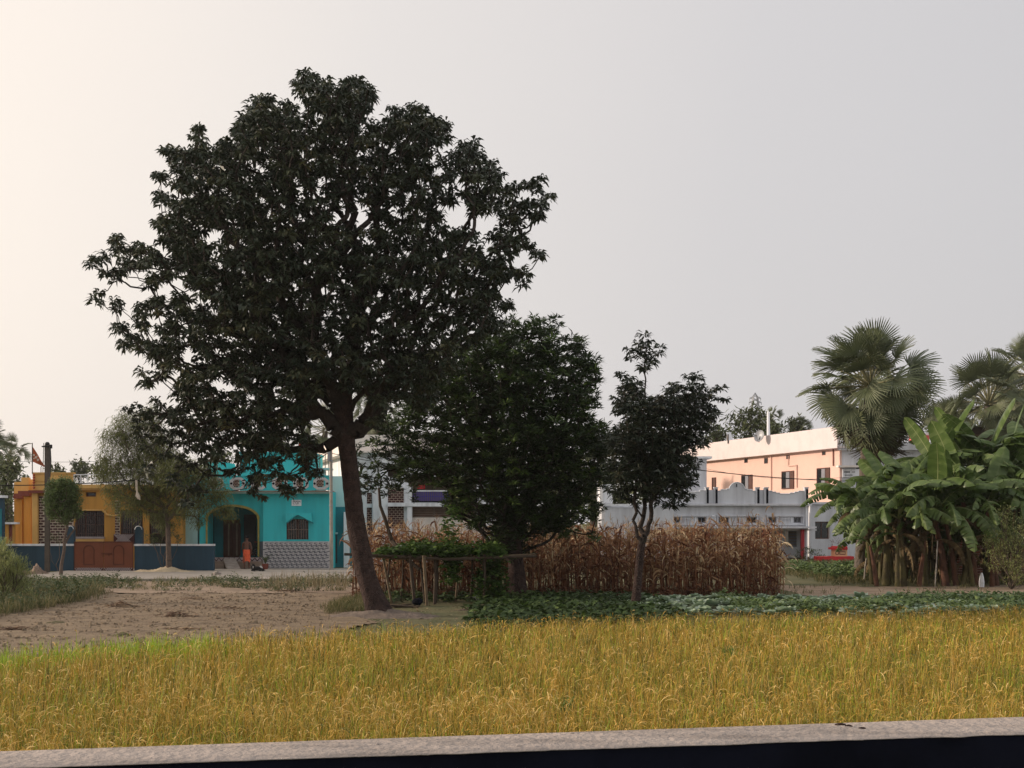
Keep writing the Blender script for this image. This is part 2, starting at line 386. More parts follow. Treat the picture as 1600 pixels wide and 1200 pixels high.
# ================================================================== YELLOW HOUSE
def lattice_wall(mb, x0, x1, z0, z1, y, bw=.20, bh=.085, mort=.05, m=0):
    """dark bricks standing proud of pale joints"""
    z = z0 + mort / 2; r = 0
    while z + bh < z1:
        x = x0 - (bw + mort) * (.5 * (r % 2))
        while x < x1:
            a, b = max(x, x0 + .01), min(x + bw, x1 - .01)
            if b - a > .04: mb.box(a, b, y - .03, y + .02, z, z + bh, m)
            x += bw + mort
        z += bh + mort; r += 1
def window(parent, D, px0, px1, py0, py1, frame, pane, name='window', bars=0, barm=None, hbars=0, depth=.14, fw=.06, div=1, peak=0, curtain=None):
    x0, x1, z0, z1 = H(px0, px1, py0, py1, D)
    mb = MB(); y = D + depth
    for a, b, c, d in ((x0, x0 + fw, z0, z1), (x1 - fw, x1, z0, z1), (x0 + fw, x1 - fw, z0, z0 + fw), (x0 + fw, x1 - fw, z1 - fw, z1)): mb.box(a, b, y - .05, y + .03, c, d)
    for i in range(1, div + 1 if div > 1 else 1):
        if i < div: xm = x0 + (x1 - x0) * i / div; mb.box(xm - fw * .4, xm + fw * .4, y - .045, y + .03, z0 + fw, z1 - fw)
    w = mb.build(name, frame, parent)
    mb = MB(); mb.box(x0 + fw * .9, x1 - fw * .9, y + .002, y + .02, z0 + fw * .9, z1 - fw * .9); mb.build('pane', pane, w)
    if bars:
        mb = MB()
        for i in range(bars):
            xm = x0 + fw + (x1 - x0 - 2 * fw) * (i + .5) / bars; mb.box(xm - .012, xm + .012, y - .1, y - .076, z0 + .02, z1 - .02)
        for i in range(hbars):
            zm = z0 + (z1 - z0) * (i + .5) / hbars; mb.box(x0 + .02, x1 - .02, y - .12, y - .098, zm - .014, zm + .014)
        mb.build('grille', barm or m_grille, w)
    return w

def yellow_house():
    D = 65.0
    t = thing('yellow_house', (X(160, D), D, 0), 'ochre yellow single-storey house behind the blue wall with the rust red gate', 'house')
    mb = MB()
    holes = [H(118, 163, 798, 841, D), H(188, 223, 797, 850, D), H(233, 260, 797, 850, D), H(134, 150, 769, 776, D)]
    wall(mb, X(60, D), X(286, D), 0, Z(763, D), D, D + .22, holes)
    mb.box(X(60, D) + .002, X(60, D) + .2, D + .221, D + 8, 0, Z(763, D))
    mb.box(X(286, D) - .2, X(286, D) - .002, D + .221, D + 8, 0, Z(763, D))
    # stepped back corner wing on the left
    mb.box(X(37, D + 1.2), X(64, D + 1.2), D + 1.2, D + 1.5, 0, Z(772, D)); mb.box(X(22, D + 2.6), X(46, D + 2.6), D + 2.6, D + 2.9, 0, Z(774, D))
    mb.box(X(22, D + 2.6), X(22, D + 2.6) + .2, D + 2.901, D + 8, 0, Z(774, D))
    mb.build('wall', m_yellow, t)
    mb = MB(); mb.box(X(22, 68), X(286, D), D + 3.0, D + 8, Z(765, D), Z(763, D)); mb.box(X(60, D), X(285, D), D + .25, D + 2.9, Z(765, D), Z(763, D)); mb.build('roof', m_yellow2, t)
    mb = MB(); mb.box(X(62, D), X(284, D), D + 2.2, D + 2.3, .1, Z(766, D)); mb.build('inner_wall', m_interior, t)
    # cornice, roof parapet, corner blocks
    mb = MB()
    mb.pbox(110, 288, 757, 763, D, -.28, .1); mb.pbox(110, 288, 763.1, 766, D, -.16, .1)
    mb.build('cornice', m_yellow2, t)
    mb = MB()
    mb.pbox(51, 113, 740, 766, D, -.3, .0); mb.pbox(52.5, 111, 744, 752, D, -.34, -.301); mb.pbox(50, 114, 738, 740, D, -.36, .03)
    mb.box(X(51, D), X(54, D), D + .001, D + 5, Z(766, D), Z(742, D))
    mb.pbox(33, 45, 746, 772, D, .9, 1.15); mb.box(X(33, D + .9), X(33, D + .9) + .15, D + 1.151, D + 5, Z(772, D), Z(747, D)); mb.pbox(22, 34, 753, 778, D, 2.3, 2.5)
    mb.build('roof_parapet', m_yellow2, t)
    mb = MB()
    mb.pbox(44, 113, 766.2, 770, D, -.5, .2); mb.pbox(28, 46, 767, 775, D, .3, 1.6); mb.pbox(21, 34, 771, 779, D, 1.7, 2.9)
    mb.build('maroon_canopy', m_maroon, t)
    for px in (30, 44, 57):
        dd = {30: 1.9, 44: .5, 57: -.25}[px]
        mb = MB(); mb.pbox(px - 4.5, px + 4.5, 771 if px > 50 else 776, 887, D, dd, dd + .28); mb.build('pillar', m_yellow2 if px == 57 else m_yellow, t)
    # dark brick panels with pale joints
    for (a, b, c, d) in ((61, 70, 775, 887), (76, 115, 775, 887), (180, 187.6, 782, 887)):
        mb = MB(); mb.pbox(a, b, c, d, D, -.02, -.003, 1)
        x0, x1, z0, z1 = H(a, b, c, d, D); lattice_wall(mb, x0, x1, z0, z1, D - .02)
        o = mb.build('brick_panel', [m_brick, m_mortar], t, kind='stuff')
    window(t, D, 118, 163, 798, 841, m_frame, m_glass, bars=15, hbars=3, div=3)
    window(t, D, 188, 223, 797, 835, m_frame, m_glass, bars=9, hbars=2, div=2)
    window(t, D, 233, 260, 797, 835, m_frame, m_glass, bars=7, hbars=2, div=2)
    window(t, D, 134, 150, 769, 776, m_frame, m_glass, name='vent')
    # moulding over the first window running off to the right as a curl
    mb = MB()
    mb.pbox(112, 160, 795.5, 798, D, -.14, .0); mb.tube([P(160, 797, D - .07), P(164, 800, D - .07), P(167, 804, D - .07), P(178, 806, D - .07), P(188, 804, D - .07)], [.06, .07, .06, .045, .02], 6)
    mb.build('window_moulding', m_yellow2, t)
    mb = MB(); mb.pbox(112, 164, 842, 850, D, -.2, -.001); mb.build('window_sill', m_yellow2, t)
    mb = MB(); mb.pbox(112, 164, 838.5, 841.5, D, -.22, -.002); mb.build('sill_tile', m_lat, t)
    # openwork screen
    mb = MB(); mb.pbox(179, 211, 835, 850, D, -.16, -.12)
    x0, x1, z0, z1 = H(179, 211, 835, 850, D); mb2 = MB()
    for k in range(-4, 22):
        for s in (-1, 1):
            xa = x0 + k * .075; xb = xa + s * (z1 - z0)
            if min(xa, xb) < x0 or max(xa, xb) > x1: continue
            mb2.tube([(xa, D - .19, z0), (xb, D - .19, z1)], .02, 4)
    s = mb.build('openwork_screen', m_brick, t); mb2.build('screen_lattice', m_lat, s)
    # roof railing
    mb = MB()
    mb.pbox(113, 286, 741, 742.6, D, -.16, -.1); mb.pbox(113, 286, 754.4, 756, D, -.16, -.1)
    for px in range(116, 286, 11): mb.pbox(px, px + 1.4, 742.6, 754.4, D, -.15, -.11)
    for px in range(121, 280, 11):
        c = P(px + .8, 748.5, D - .13); mb.tube([c + Vector((.1 * math.cos(a), 0, .12 * math.sin(a))) for a in np.linspace(0, 2 * math.pi, 9)], .014, 4)
    mb.build('roof_railing', m_white, t)
    # marigold garland hung at the corner
    mb = MB()
    for k in range(6): mb.lathe(P(53, 742 + 4 * k, D - .42), [(.02, -.06), (.075, 0), (.02, .06)], 7)
    mb.build('garland', mat('garland_red', (.35, .06, .03), .8, .2, 10), t)
yellow_house()

def boundary_wall(px0, px1, label):
    D = 62.0
    t = thing('boundary_wall', (X((px0 + px1) / 2, D), D, 0), label, 'wall', 'blue walls either side of the gate')
    mb = MB(); mb.box(X(px0, D), X(px1, D), D, D + .22, 0, Z(853, D)); mb.build('wall_panel', m_blue, t)
    mb = MB(); mb.box(X(px0 - .5, D), X(px1 + .5, D), D - .05, D + .27, Z(853, D) + .001, Z(850, D)); mb.build('coping', m_white, t)
    return t
boundary_wall(4, 115, 'low dark blue wall with white coping left of the rust red gate')
boundary_wall(210, 334, 'low dark blue wall with white coping right of the rust red gate')
def gate_post(px0, px1, label, top=822):
    D = 62.3
    t = thing('gate_post', (X((px0 + px1) / 2, D), D, 0), label, 'gate post', 'blue gate posts')
    x0, x1 = X(px0, D), X(px1, D); r = (x1 - x0) / 2; c = (x0 + x1) / 2; zt = Z(top, D) - r
    mb = MB(); mb.prism([(x0, 0), (x1, 0)] + [(c + r * math.cos(a), zt + r * math.sin(a)) for a in np.linspace(0, math.pi, 10)], D + .02, D + .34); mb.build('post_body', m_blue, t)
    mb = MB(); mb.tube([(c + r * math.cos(a), D + .02, zt + r * math.sin(a)) for a in np.linspace(0, math.pi, 10)], .018, 4); mb.build('white_edge', m_white, t)
gate_post(210.5, 221.5, 'round-topped blue post rising right of the rust red gate')
gate_post(104.5, 114.5, 'round-topped blue post rising left of the rust red gate')

def gate():
    D = 61.9
    t = thing('compound_gate', (X(162, D), D, 0), 'rust red two-leaf metal gate between the blue walls', 'gate')
    for (a, b) in ((116, 161.6), (162.4, 208)):
        mb = MB(); mb.pbox(a, b, 847, 887, D, 0, .05); leaf = mb.build('gate_leaf', m_gate, t)
        cx = (a + b) / 2
        mb = MB(); x0, x1 = X(cx - 8, D), X(cx + 8, D); zb, zt = Z(882, D), Z(860, D); rr = (x1 - x0) / 2
        pts = [(x0, D - .01, zb), (x0, D - .01, zt)] + [((x0 + x1) / 2 - rr * math.cos(q), D - .01, zt + rr * math.sin(q)) for q in np.linspace(0, math.pi, 9)[1:-1]] + [(x1, D - .01, zt), (x1, D - .01, zb), (x0, D - .01, zb)]
        mb.tube(pts, .028, 5); mb.build('arched_panel', m_gate2, leaf)
        mb = MB(); mb.pbox(a, b, 846, 848.2, D, -.02, .07); mb.build('top_rail', m_gate2, leaf)
        mb = MB(); mb.pbox(a, b, 887.2, 894.5, D, .012, .03)
        lat = MB(); x0, x1, z0, z1 = H(a + .3, b - .3, 887.2, 894.5, D); w = z1 - z0; k = x0
        while k + w < x1:
            lat.tube([(k, D, z0), (k + w, D, z1)], .018, 4); lat.tube([(k + w, D, z0), (k, D, z1)], .018, 4); k += w * .5
        l = mb.build('bottom_screen', m_brick, leaf); lat.build('screen_lattice', m_lat, l) if False else lat.build('bottom_lattice', m_lat, leaf)
        mb = MB(); mb.pbox(a, a + 1, 846, 896, D, -.02, -.001) if a == 116 else mb.pbox(b - 1, b, 846, 896, D, -.02, -.001); mb.build('hinge_stile', m_gate2, leaf)
    mb = MB(); mb.tube([P(158, 865, D - .04), P(175, 865, D - .04)], .03, 6); mb.tube([P(161, 865, D - .05), P(161, 870, D - .05)], .025, 5); mb.tube([P(170, 865, D - .05), P(170, 869, D - .05)], .02, 5); mb.build('latch', m_gate2, t)
gate()

def blue_house_far_left():
    D = 60.0
    t = thing('blue_building', (X(-12, D), D, 0), 'corner of a dark blue building with white ledge at the left edge', 'building')
    mb = MB(); mb.box(X(-60, D), X(4.5, D), D, D + .25, 0, Z(778, D)); mb.build('wall', m_blue, t)
    mb = MB(); mb.box(X(-60, D), X(8, D), D - .2, D + .35, Z(778, D) + .001, Z(774, D)); mb.build('ledge', m_white, t)
    mb = MB(); mb.pbox(-2, 3, 795, 850, D, -.04, -.002); mb.build('door', m_teald, t)
blue_house_far_left()
def orange_wall_left():
    D = 64
    t = thing('side_gate', (X(15, D), D, 0), 'small orange gate under a white slab beside the blue building', 'gate')
    mb = MB(); mb.pbox(5, 26, 816, 819, D, -.3, .1); mb.build('slab', m_white, t)
    for k, (a, b) in enumerate(((5, 9), (9.4, 14.6), (20.6, 24))):
        mb = MB(); mb.pbox(a, b, 819.2, 888, D, -.1, 0); mb.build('board', [m_yellow, m_maroon][0 if k != 0 else 1], t)
    mb = MB(); mb.pbox(15, 20.3, 819.2, 888, D, -.06, .0); mb.build('board', m_maroon, t)
orange_wall_left()

# ================================================================== TURQUOISE HOUSE
def turquoise_house():
    D = 65.0
    t = thing('turquoise_house', (X(400, D), D, 0), 'turquoise house with arched porch and tiled lower wall beside the concrete pole', 'house')
    z0 = 0
    # right room
    mb = MB(); wd = H(447.5, 482, 811, 844, D)
    wall(mb, X(411, D), X(516, D), 0, Z(768, D), D, D + .22, [wd])
    mb.box(X(411, D), X(411, D) + .2, D + .221, D + 3, 0, Z(768, D)); mb.box(X(516, D) - .2, X(516, D), D + .221, D + 7, 0, Z(768, D))
    # upper part of the left front with the arch cut in it
    yf = D + .35
    x0, x1 = X(309, D), X(411, D) - .002; zt = Z(768, D)
    ax0, ax1 = X(320.5, D), X(402, D); ac = (ax0 + ax1) / 2; ar = (ax1 - ax0) / 2; zs = Z(811, D); rise = Z(790, D) - zs
    arch = [(ac - ar * math.cos(q), zs + rise * math.sin(q)) for q in np.linspace(0, math.pi, 17)]
    for (a, b) in zip(arch[:-1], arch[1:]):
        mb.add([(a[0], yf, a[1]), (b[0], yf, b[1]), (b[0], yf, zt), (a[0], yf, zt)], [(0, 1, 2, 3)]); mb.add([(a[0], yf + .25, a[1]), (b[0], yf + .25, b[1]), (b[0], yf + .25, zt), (a[0], yf + .25, zt)], [(3, 2, 1, 0)])
        mb.add([(a[0], yf, a[1]), (b[0], yf, b[1]), (b[0], yf + .25, b[1]), (a[0], yf + .25, a[1])], [(0, 1, 2, 3)])
    mb.box(x0, ax0, yf, yf + .25, 0, zt); mb.box(ax1, x1, yf, yf + .25, 0, zt)
    mb.box(x0, x0 + .2, yf + .251, D + 7, 0, zt)
    mb.build('wall', m_teal, t)
    # pale strip left of the porch
    mb = MB(); mb.pbox(286.5, 308.8, 770, 888, D, .5, .7); mb.build('pale_side_wall', m_tealp, t)
    # arch trim
    mb = MB(); mb.tube([(a, yf - .03, z) for a, z in arch], .07, 6); mb.tube([(ax0, yf - .03, zs), (ax0, yf - .03, Z(870, D))], .05, 5); mb.tube([(ax1, yf - .03, zs), (ax1, yf - .03, Z(870, D))], .05, 5); mb.build('arch_trim', m_ygreen, t)
    # porch interior
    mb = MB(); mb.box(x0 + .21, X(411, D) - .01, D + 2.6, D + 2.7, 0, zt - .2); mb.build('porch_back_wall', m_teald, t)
    for (a, b, c, d, m_) in ((322, 334, 800, 870, m_dark), (349, 374, 812, 871, m_frame), (381, 400, 804, 868, m_interior)):
        mb = MB(); mb.pbox(a, b, c, d, D, 2.52, 2.58); mb.build('door' if a == 349 else 'shutter', m_, t)
    for k in range(5):
        mb = MB(); px = 351 + k * 4.9 + (3 if k > 2 else 0); mb.pbox(px, px + 2.2, 818, 868, D, 2.44, 2.5); mb.build('curtain_fold', m_tan if k % 2 else m_frame, t)
    mb = MB(); mb.box(x0, X(411, D) - .003, D + .1, D + 2.6, 0, Z(873, D)); mb.build('porch_floor', m_tan, t)
    # plinth front: openwork cladding and steps
    mb = MB(); mb.pbox(321, 410, 871.2, 877, D, -.02, .098); mb.build('plinth_cladding', m_lat, t)
    mb = MB(); k = 322
    while k < 408: mb.tube([P(k, 876.6, D - .03), P(k + 4, 871.6, D - .03), P(k + 8, 876.6, D - .03)], .022, 4); k += 8
    mb.build('cladding_zigzag', m_brick, t)
    for (c, d, yy) in ((877.3, 882.5, -.3), (882.7, 889, -.65)):
        mb = MB(); mb.pbox(321, 350, c, d, D, yy, .09); mb.build('step', m_tan, t)
        mb = MB(); mb.pbox(372, 410, c, d, D, yy, .09); mb.build('step', m_tan, t)
    mb = MB(); a, b, c, d = P(349, 872.5, D - .05), P(368, 872.5, D - .05), P(376, 888.5, D - 1.3), P(355, 888.5, D - 1.3)
    dn = Vector((0, 0, -.12)); mb.add([a, b, c, d, a + dn, b + dn, c + dn, d + dn], [(0, 1, 2, 3), (7, 6, 5, 4), (0, 3, 7, 4), (1, 5, 6, 2), (3, 2, 6, 7)]); mb.build('ramp', m_conc, t)
    # dado of slanting white and grey tiles
    tiles = []
    tw, th = .25, .08
    for v in range(3):
        mbt = MB(); g = .006
        mbt.add([(g, 0, g), (tw - g, 0, g), (g, 0, th - g), (tw - g, 0, th - g), (g, -.012, g), (tw - g, -.012, g), (g, -.012, th - g), (tw - g, -.02, th - g)],
                [(4, 5, 7), (4, 7, 6), (0, 1, 5, 4), (0, 4, 6, 2), (1, 3, 7, 5), (2, 6, 7, 3)], 0)
        mbt.m = [v % 2, (v + 1) % 2 if v < 2 else 0, 0, 0, 0, 0]
        me = bpy.data.meshes.new('tile'); me.from_pydata(mbt.v, [], mbt.f); me.materials.append(m_tilew); me.materials.append(m_tileg); me.polygons.foreach_set('material_index', mbt.m); tiles.append(me)
    row = 0; z = .06; rr = random.Random(2)
    ztop = Z(846.5, D)
    def dado(xa, xb, yy):
        z = .06; row = 0
        while z + th <= ztop:
            x = xa + .004 + (.083 * (row % 3)) - .166
            while x < xb - .05:
                if x >= xa and x + tw <= xb + .06:
                    o = link('tile', tiles[0 if (row % 2) else 1], None, t); o.location = Vector((x, yy - .014, z)) - Vector(t.location)
                x += tw
            z += th; row += 1
    mb = MB(); mb.pbox(411, 516, 846, 888, D, -.012, -.001); mb.build('dado_backing', m_tilew, t)
    dado(X(411, D), X(516, D), D)
    mb = MB(); mb.pbox(403, 410.8, 846, 871, D, .33, .348); mb.build('dado_strip', m_tileg, t)
    # window with pointed hood
    x0, x1, a, b = H(447.5, 482, 811, 844, D)
    w = window(t, D, 447.5, 482, 811, 844, m_frame, m_glass, bars=8, hbars=1, barm=mat('rusty_bars', (.22, .16, .13), .7, .2, 9), div=2)
    mb = MB(); mb.pbox(446.5, 483, 843, 845, D, -.05, -.001); mb.build('window_sill', m_teal, t)
    mb = MB(); hx0, hx1 = X(447, D), X(489, D); zp, zl = Z(804, D), Z(816, D)
    cx = X(466, D)
    mb.prism([(X(449, D), Z(816.5, D)), (cx, Z(804.5, D)), (X(489, D), Z(816.5, D)), (X(488, D), Z(802, D)), (X(449, D), Z(802, D))], D - .42, D - .001)
    mb.build('window_hood', m_teal, t)
    mb = MB(); mb.tube([P(448, 817.5, D - .43), P(466, 805, D - .43), P(490, 817.5, D - .43)], .025, 4); mb.build('hood_edge', m_teald, t)
    # number plate high on the wall
    mb = MB(); mb.pbox(456, 471, 781, 790.5, D, -.05, -.001); pl = mb.build('plaque', m_white, t)
    mb = MB()
    c = [P(px, 785.7, D - .06) for px in (459.5, 463.5, 467.5)]
    for i, q in enumerate(c): mb.tube([q + Vector((.05 * math.cos(a), 0, .075 * math.sin(a))) for a in np.linspace(0, [5.2, 6.28, 4.3][i], 8)], .012, 4)
    mb.tube([P(457.5, 783, D - .06), P(470, 783, D - .06)], .011, 4); mb.build('plaque_lettering', m_steel, pl)
    # cornice and balcony
    mb = MB(); mb.pbox(286, 518, 766.5, 768.2, D, -.62, .2); mb.build('cornice', m_tan, t)
    mb = MB(); mb.pbox(286, 518, 768.4, 771, D, -.45, -.001); mb.build('cornice_soffit', m_tealp, t)
    mb = MB(); mb.box(X(290, D), X(515, D), D + .22, D + 7, Z(768, D), Z(766.6, D)); mb.build('roof', m_conc, t)
    pxs = [337, 371, 404, 437, 470, 501.5]
    mb = MB(); holes = [H(c - 7, c + 7, 749.5, 761.5, D) for c in pxs]
    wall(mb, X(288, D), X(517, D), Z(766, D), Z(744.5, D), D - .55, D - .43, holes); mb.build('balcony_parapet', m_teal, t)
    mb = MB(); mb.pbox(287, 518, 742.6, 744.4, D, -.6, -.38); mb.build('balcony_rail', m_teal, t)
    for c in pxs:
        mb = MB(); cc = P(c, 755.5, D - .57)
        outer = [(-12, -5), (-6, -9.5), (6, -9.5), (12, -5), (12, 5), (6, 9.5), (-6, 9.5), (-12, 5)]; inner = [(-7, -3), (-4, -6), (4, -6), (7, -3), (7, 3), (4, 6), (-4, 6), (-7, 3)]
        s = D / F
        vs = [cc + Vector((a * s, 0, b * s)) for a, b in outer] + [cc + Vector((a * s, 0, b * s)) for a, b in inner]; vs += [v_ + Vector((0, .02, 0)) for v_ in vs]
        fs = []
        for i in range(8):
            j = (i + 1) % 8; fs += [(i, j, 8 + j, 8 + i), (16 + i, 24 + i, 24 + j, 16 + j), (i, 16 + i, 16 + j, j), (8 + i, 8 + j, 24 + j, 24 + i)]
        mb.add(vs, fs); fr = mb.build('octagon_surround', m_tilew, t)
        mb = MB(); x0, x1, a, b = H(c - 7, c + 7, 749.5, 761.5, D); mb.box(x0 + .002, x1 - .002, D - .5, D - .46, a + .002, b - .002, 1)
        lattice_wall(mb, x0 + .01, x1 - .01, a, b, D - .505, bw=.10, bh=.05, mort=.03); mb.build('octagon_lattice', [m_brick, m_mortar], fr)
        mb = MB()
        for sx in (-1, 1):
            q = cc + Vector((sx * 9.6 * s, -.02, 0)); mb.add([q + Vector((a * s, 0, b * s)) for a, b in ((-2.2, 0), (0, -2.2), (2.2, 0), (0, 2.2))] + [q + Vector((0, -.02, 0))], [(0, 1, 4), (1, 2, 4), (2, 3, 4), (3, 0, 4)])
        mb.build('diamond_stud', m_dark, fr)
    # room on the roof, set back, and a small block left of it
    Dr = 69.0
    mb = MB(); mb.box(X(375, Dr), X(487, Dr), Dr, Dr + 4, Z(768, D), Z(709, Dr)); mb.build('rooftop_room', m_teal, t)
    mb = MB(); mb.box(X(373, Dr), X(489, Dr), Dr - .15, Dr + 4.1, Z(709, Dr) + .002, Z(706, Dr)); mb.build('rooftop_slab', m_teal, t)
    mb = MB(); mb.pbox(375, 384, 720, 738, Dr, -.03, -.001); mb.build('rooftop_door', m_teald, t)
    for k in range(4):
        mb = MB(); mb.pbox(481, 483.4, 712 + 7 * k, 715.5 + 7 * k, Dr, -.03, -.001); mb.build('rooftop_vent', m_teald, t)
    mb = MB(); mb.box(X(326, Dr), X(352, Dr), Dr, Dr + 2.5, Z(768, D), Z(722, Dr)); mb.build('stair_room', m_teal, t)
turquoise_house()

def teal_annex():
    D = 67.0
    t = thing('teal_annex', (X(531, D), D, 0), 'pale aqua and dark teal side wall behind the concrete pole', 'building')
    mb = MB(); mb.pbox(516, 545, 792, 889, D, 0, 3); mb.build('lower_wall', m_teald, t)
    mb = MB(); mb.pbox(516, 545.5, 744, 791.8, D, .05, 3.2); mb.build('upper_wall', m_tealp, t)
    mb = MB(); mb.pbox(519, 528, 832, 834.5, D, -.25, -.001); mb.build('door_ledge', m_tealp, t)
    mb = MB(); mb.pbox(520, 527, 836, 880, D, -.03, -.001); mb.build('door', m_interior, t)
    mb = MB(); mb.pbox(537, 545, 800, 889, D, -.3, -.001); mb.build('white_pier', m_white, t)
teal_annex()

# rooftop clutter between the turquoise house and the white building
def water_tank():
    D = 70.0
    t = thing('water_tank', (X(497, D), D, Z(768, 65)), 'pale aqua rooftop drum under a little canopy on four posts', 'water tank')
    for k, px in enumerate((490, 499, 507.5, 513)):
        mb = MB(); mb.pbox(px, px + 1.2, 708, 768, D, (k % 2) * .9, (k % 2) * .9 + .05); mb.build('post', m_pole, t)
    mb = MB(); mb.add([P(486, 716, D - .3), P(516, 704, D - .3), P(516, 704, D + 1.4), P(486, 716, D + 1.4), P(486, 717.3, D - .3), P(516, 705.3, D - .3), P(516, 705.3, D + 1.4), P(486, 717.3, D + 1.4)], [(0, 1, 2, 3), (7, 6, 5, 4), (0, 4, 5, 1), (1, 5, 6, 2), (2, 6, 7, 3), (3, 7, 4, 0)]); mb.build('canopy', m_pole, t)
    mb = MB(); c = P(501, 745, D + .4); mb.lathe(c, [(.28, -.9), (.30, -.2), (.30, .3), (.26, .42), (.12, .5)], 16); mb.build('drum', m_tealp, t, smooth=False)
    mb = MB(); mb.pbox(488, 497, 734, 768, D, .6, 1.0); mb.build('cistern_wall', m_interior, t)
    mb = MB(); mb.pbox(492, 516, 731, 734, D, -.1, 1.2); mb.build('shelf', m_tealp, t)
water_tank()

# ================================================================== WHITE BUILDING BEHIND THE TREES
def white_building():
    D = 72.0
    t = thing('white_building', (X(650, D), D, 0), 'white two-storey building with brick screens and violet balcony behind the mango trees', 'building')
    L = X(546, D); Rr = X(790, D); zr = Z(708, D); zp = Z(680, D)
    mb = MB()
    holes = [H(573, 581, 770, 787, D), H(573, 581, 793, 835, D), H(606, 631, 762, 785.5, D), H(606, 631, 791.5, 826, D), H(638, 745, 745, 784, D), H(644, 745, 791, 845, D), H(560, 566, 725, 740, D), H(600, 625, 725, 745, D)]
    wall(mb, L, Rr, 0, zr, D, D + .25, holes)
    # oblique side wall receding to the left
    A = Vector((L, D + .001, 0)); B = Vector((-13.4, 86, 0))
    def ob(z0_, z1_, off, th, a=0., b=1.):
        d = (B - A); nrm = Vector((-d.y, d.x, 0)).normalized()
        p, q = A + d * a, A + d * b; o0, o1 = nrm * off, nrm * (off - th)
        vs = [p + o0, q + o0, q + o1, p + o1]
        return [v + Vector((0, 0, z)) for z in (z0_, z1_) for v in vs], [(0, 1, 2, 3), (7, 6, 5, 4), (0, 4, 5, 1), (1, 5, 6, 2), (2, 6, 7, 3), (3, 7, 4, 0)]
    mb.add(*ob(0, zr, 0, -.25) if False else ob(0, zr, .0, .25))
    mb.box(Rr - .25, Rr - .002, D + .251, D + 9, 0, zr)
    mb.build('wall', m_white, t)
    mb = MB(); mb.add(*ob(zr + .05, zp, .35, .2)); mb.box(L - .2, Rr, D - .35, D - .15, zr + .12, zp); mb.build('roof_parapet', m_cream, t)
    mb = MB(); mb.add(*ob(zr - .12, zr + .04, .6, .9)); mb.box(L - .3, Rr, D - .6, D + 8, zr - .0, zr + .1); mb.build('roof', m_cream, t)
    mb = MB(); mb.box(L + .3, Rr - .3, D + 2.4, D + 2.5, .1, zr - .1); mb.build('inner_wall', m_tan, t)
    for (a, b, c, d) in ((573, 581, 770, 787), (573, 581, 793, 835), (606, 631, 762, 785.5), (606, 631, 791.5, 826)):
        mb = MB(); x0, x1, z0, z1 = H(a, b, c, d, D); mb.box(x0 + .002, x1 - .002, D + .12, D + .14, z0 + .002, z1 - .002, 1); lattice_wall(mb, x0, x1, z0, z1, D + .11, bw=.19, bh=.09, mort=.035)
        mb.build('brick_screen', [m_brick, m_mortar], t, kind='stuff')
    mb = MB(); mb.pbox(583, 606, 700, 850, D, -.22, -.001); mb.build('pillar', m_white, t)
    mb = MB(); mb.pbox(636, 643.5, 760, 850, D, -.3, -.001); mb.build('pillar', m_white, t)
    mb = MB(); mb.pbox(605.6, 748, 785.6, 791.3, D, -.36, -.302); mb.pbox(606, 748, 785.6, 791.3, D, -.3, -.001); mb.build('floor_slab', m_white, t)
    mb = MB(); mb.pbox(643, 746, 766, 768, D, -.36, -.28); mb.build('balcony_handrail', m_white, t)
    mb = MB(); mb.pbox(643, 746, 783, 785, D, -.37, -.31); mb.build('balcony_base', m_dark, t)
    b = MB(); b.pbox(644, 745, 775.2, 776.2, D, -.33, -.3); rail = b.build('balcony_rail', m_purple, t)
    me = None
    for k in range(34):
        px = 645.2 + k * 2.95
        mb = MB(); mb.pbox(px, px + 1.5, 768.2, 782.8, D, -.34, -.3); mb.build('baluster', m_purple, rail)
    # shutters under the slab
    for k in range(3):
        a = 646 + k * 33; mb = MB(); mb.pbox(a, a + 31, 792, 808, D, .5, .55); s = mb.build('shutter', m_tan, t)
        mb = MB(); 
        for j in range(5): mb.pbox(a + .5, a + 30.5, 793.5 + j * 2.9, 794.6 + j * 2.9, D, .47, .499)
        mb.build('shutter_rib', m_frame, s)
    mb = MB(); mb.pbox(644, 745, 808.5, 850, D, .35, .45); mb.build('parapet_wall', m_cream, t)
    mb = MB(); mb.pbox(652, 664, 756, 764, D, .6, .65); mb.build('hanging_cloth', m_red, t)
white_building()

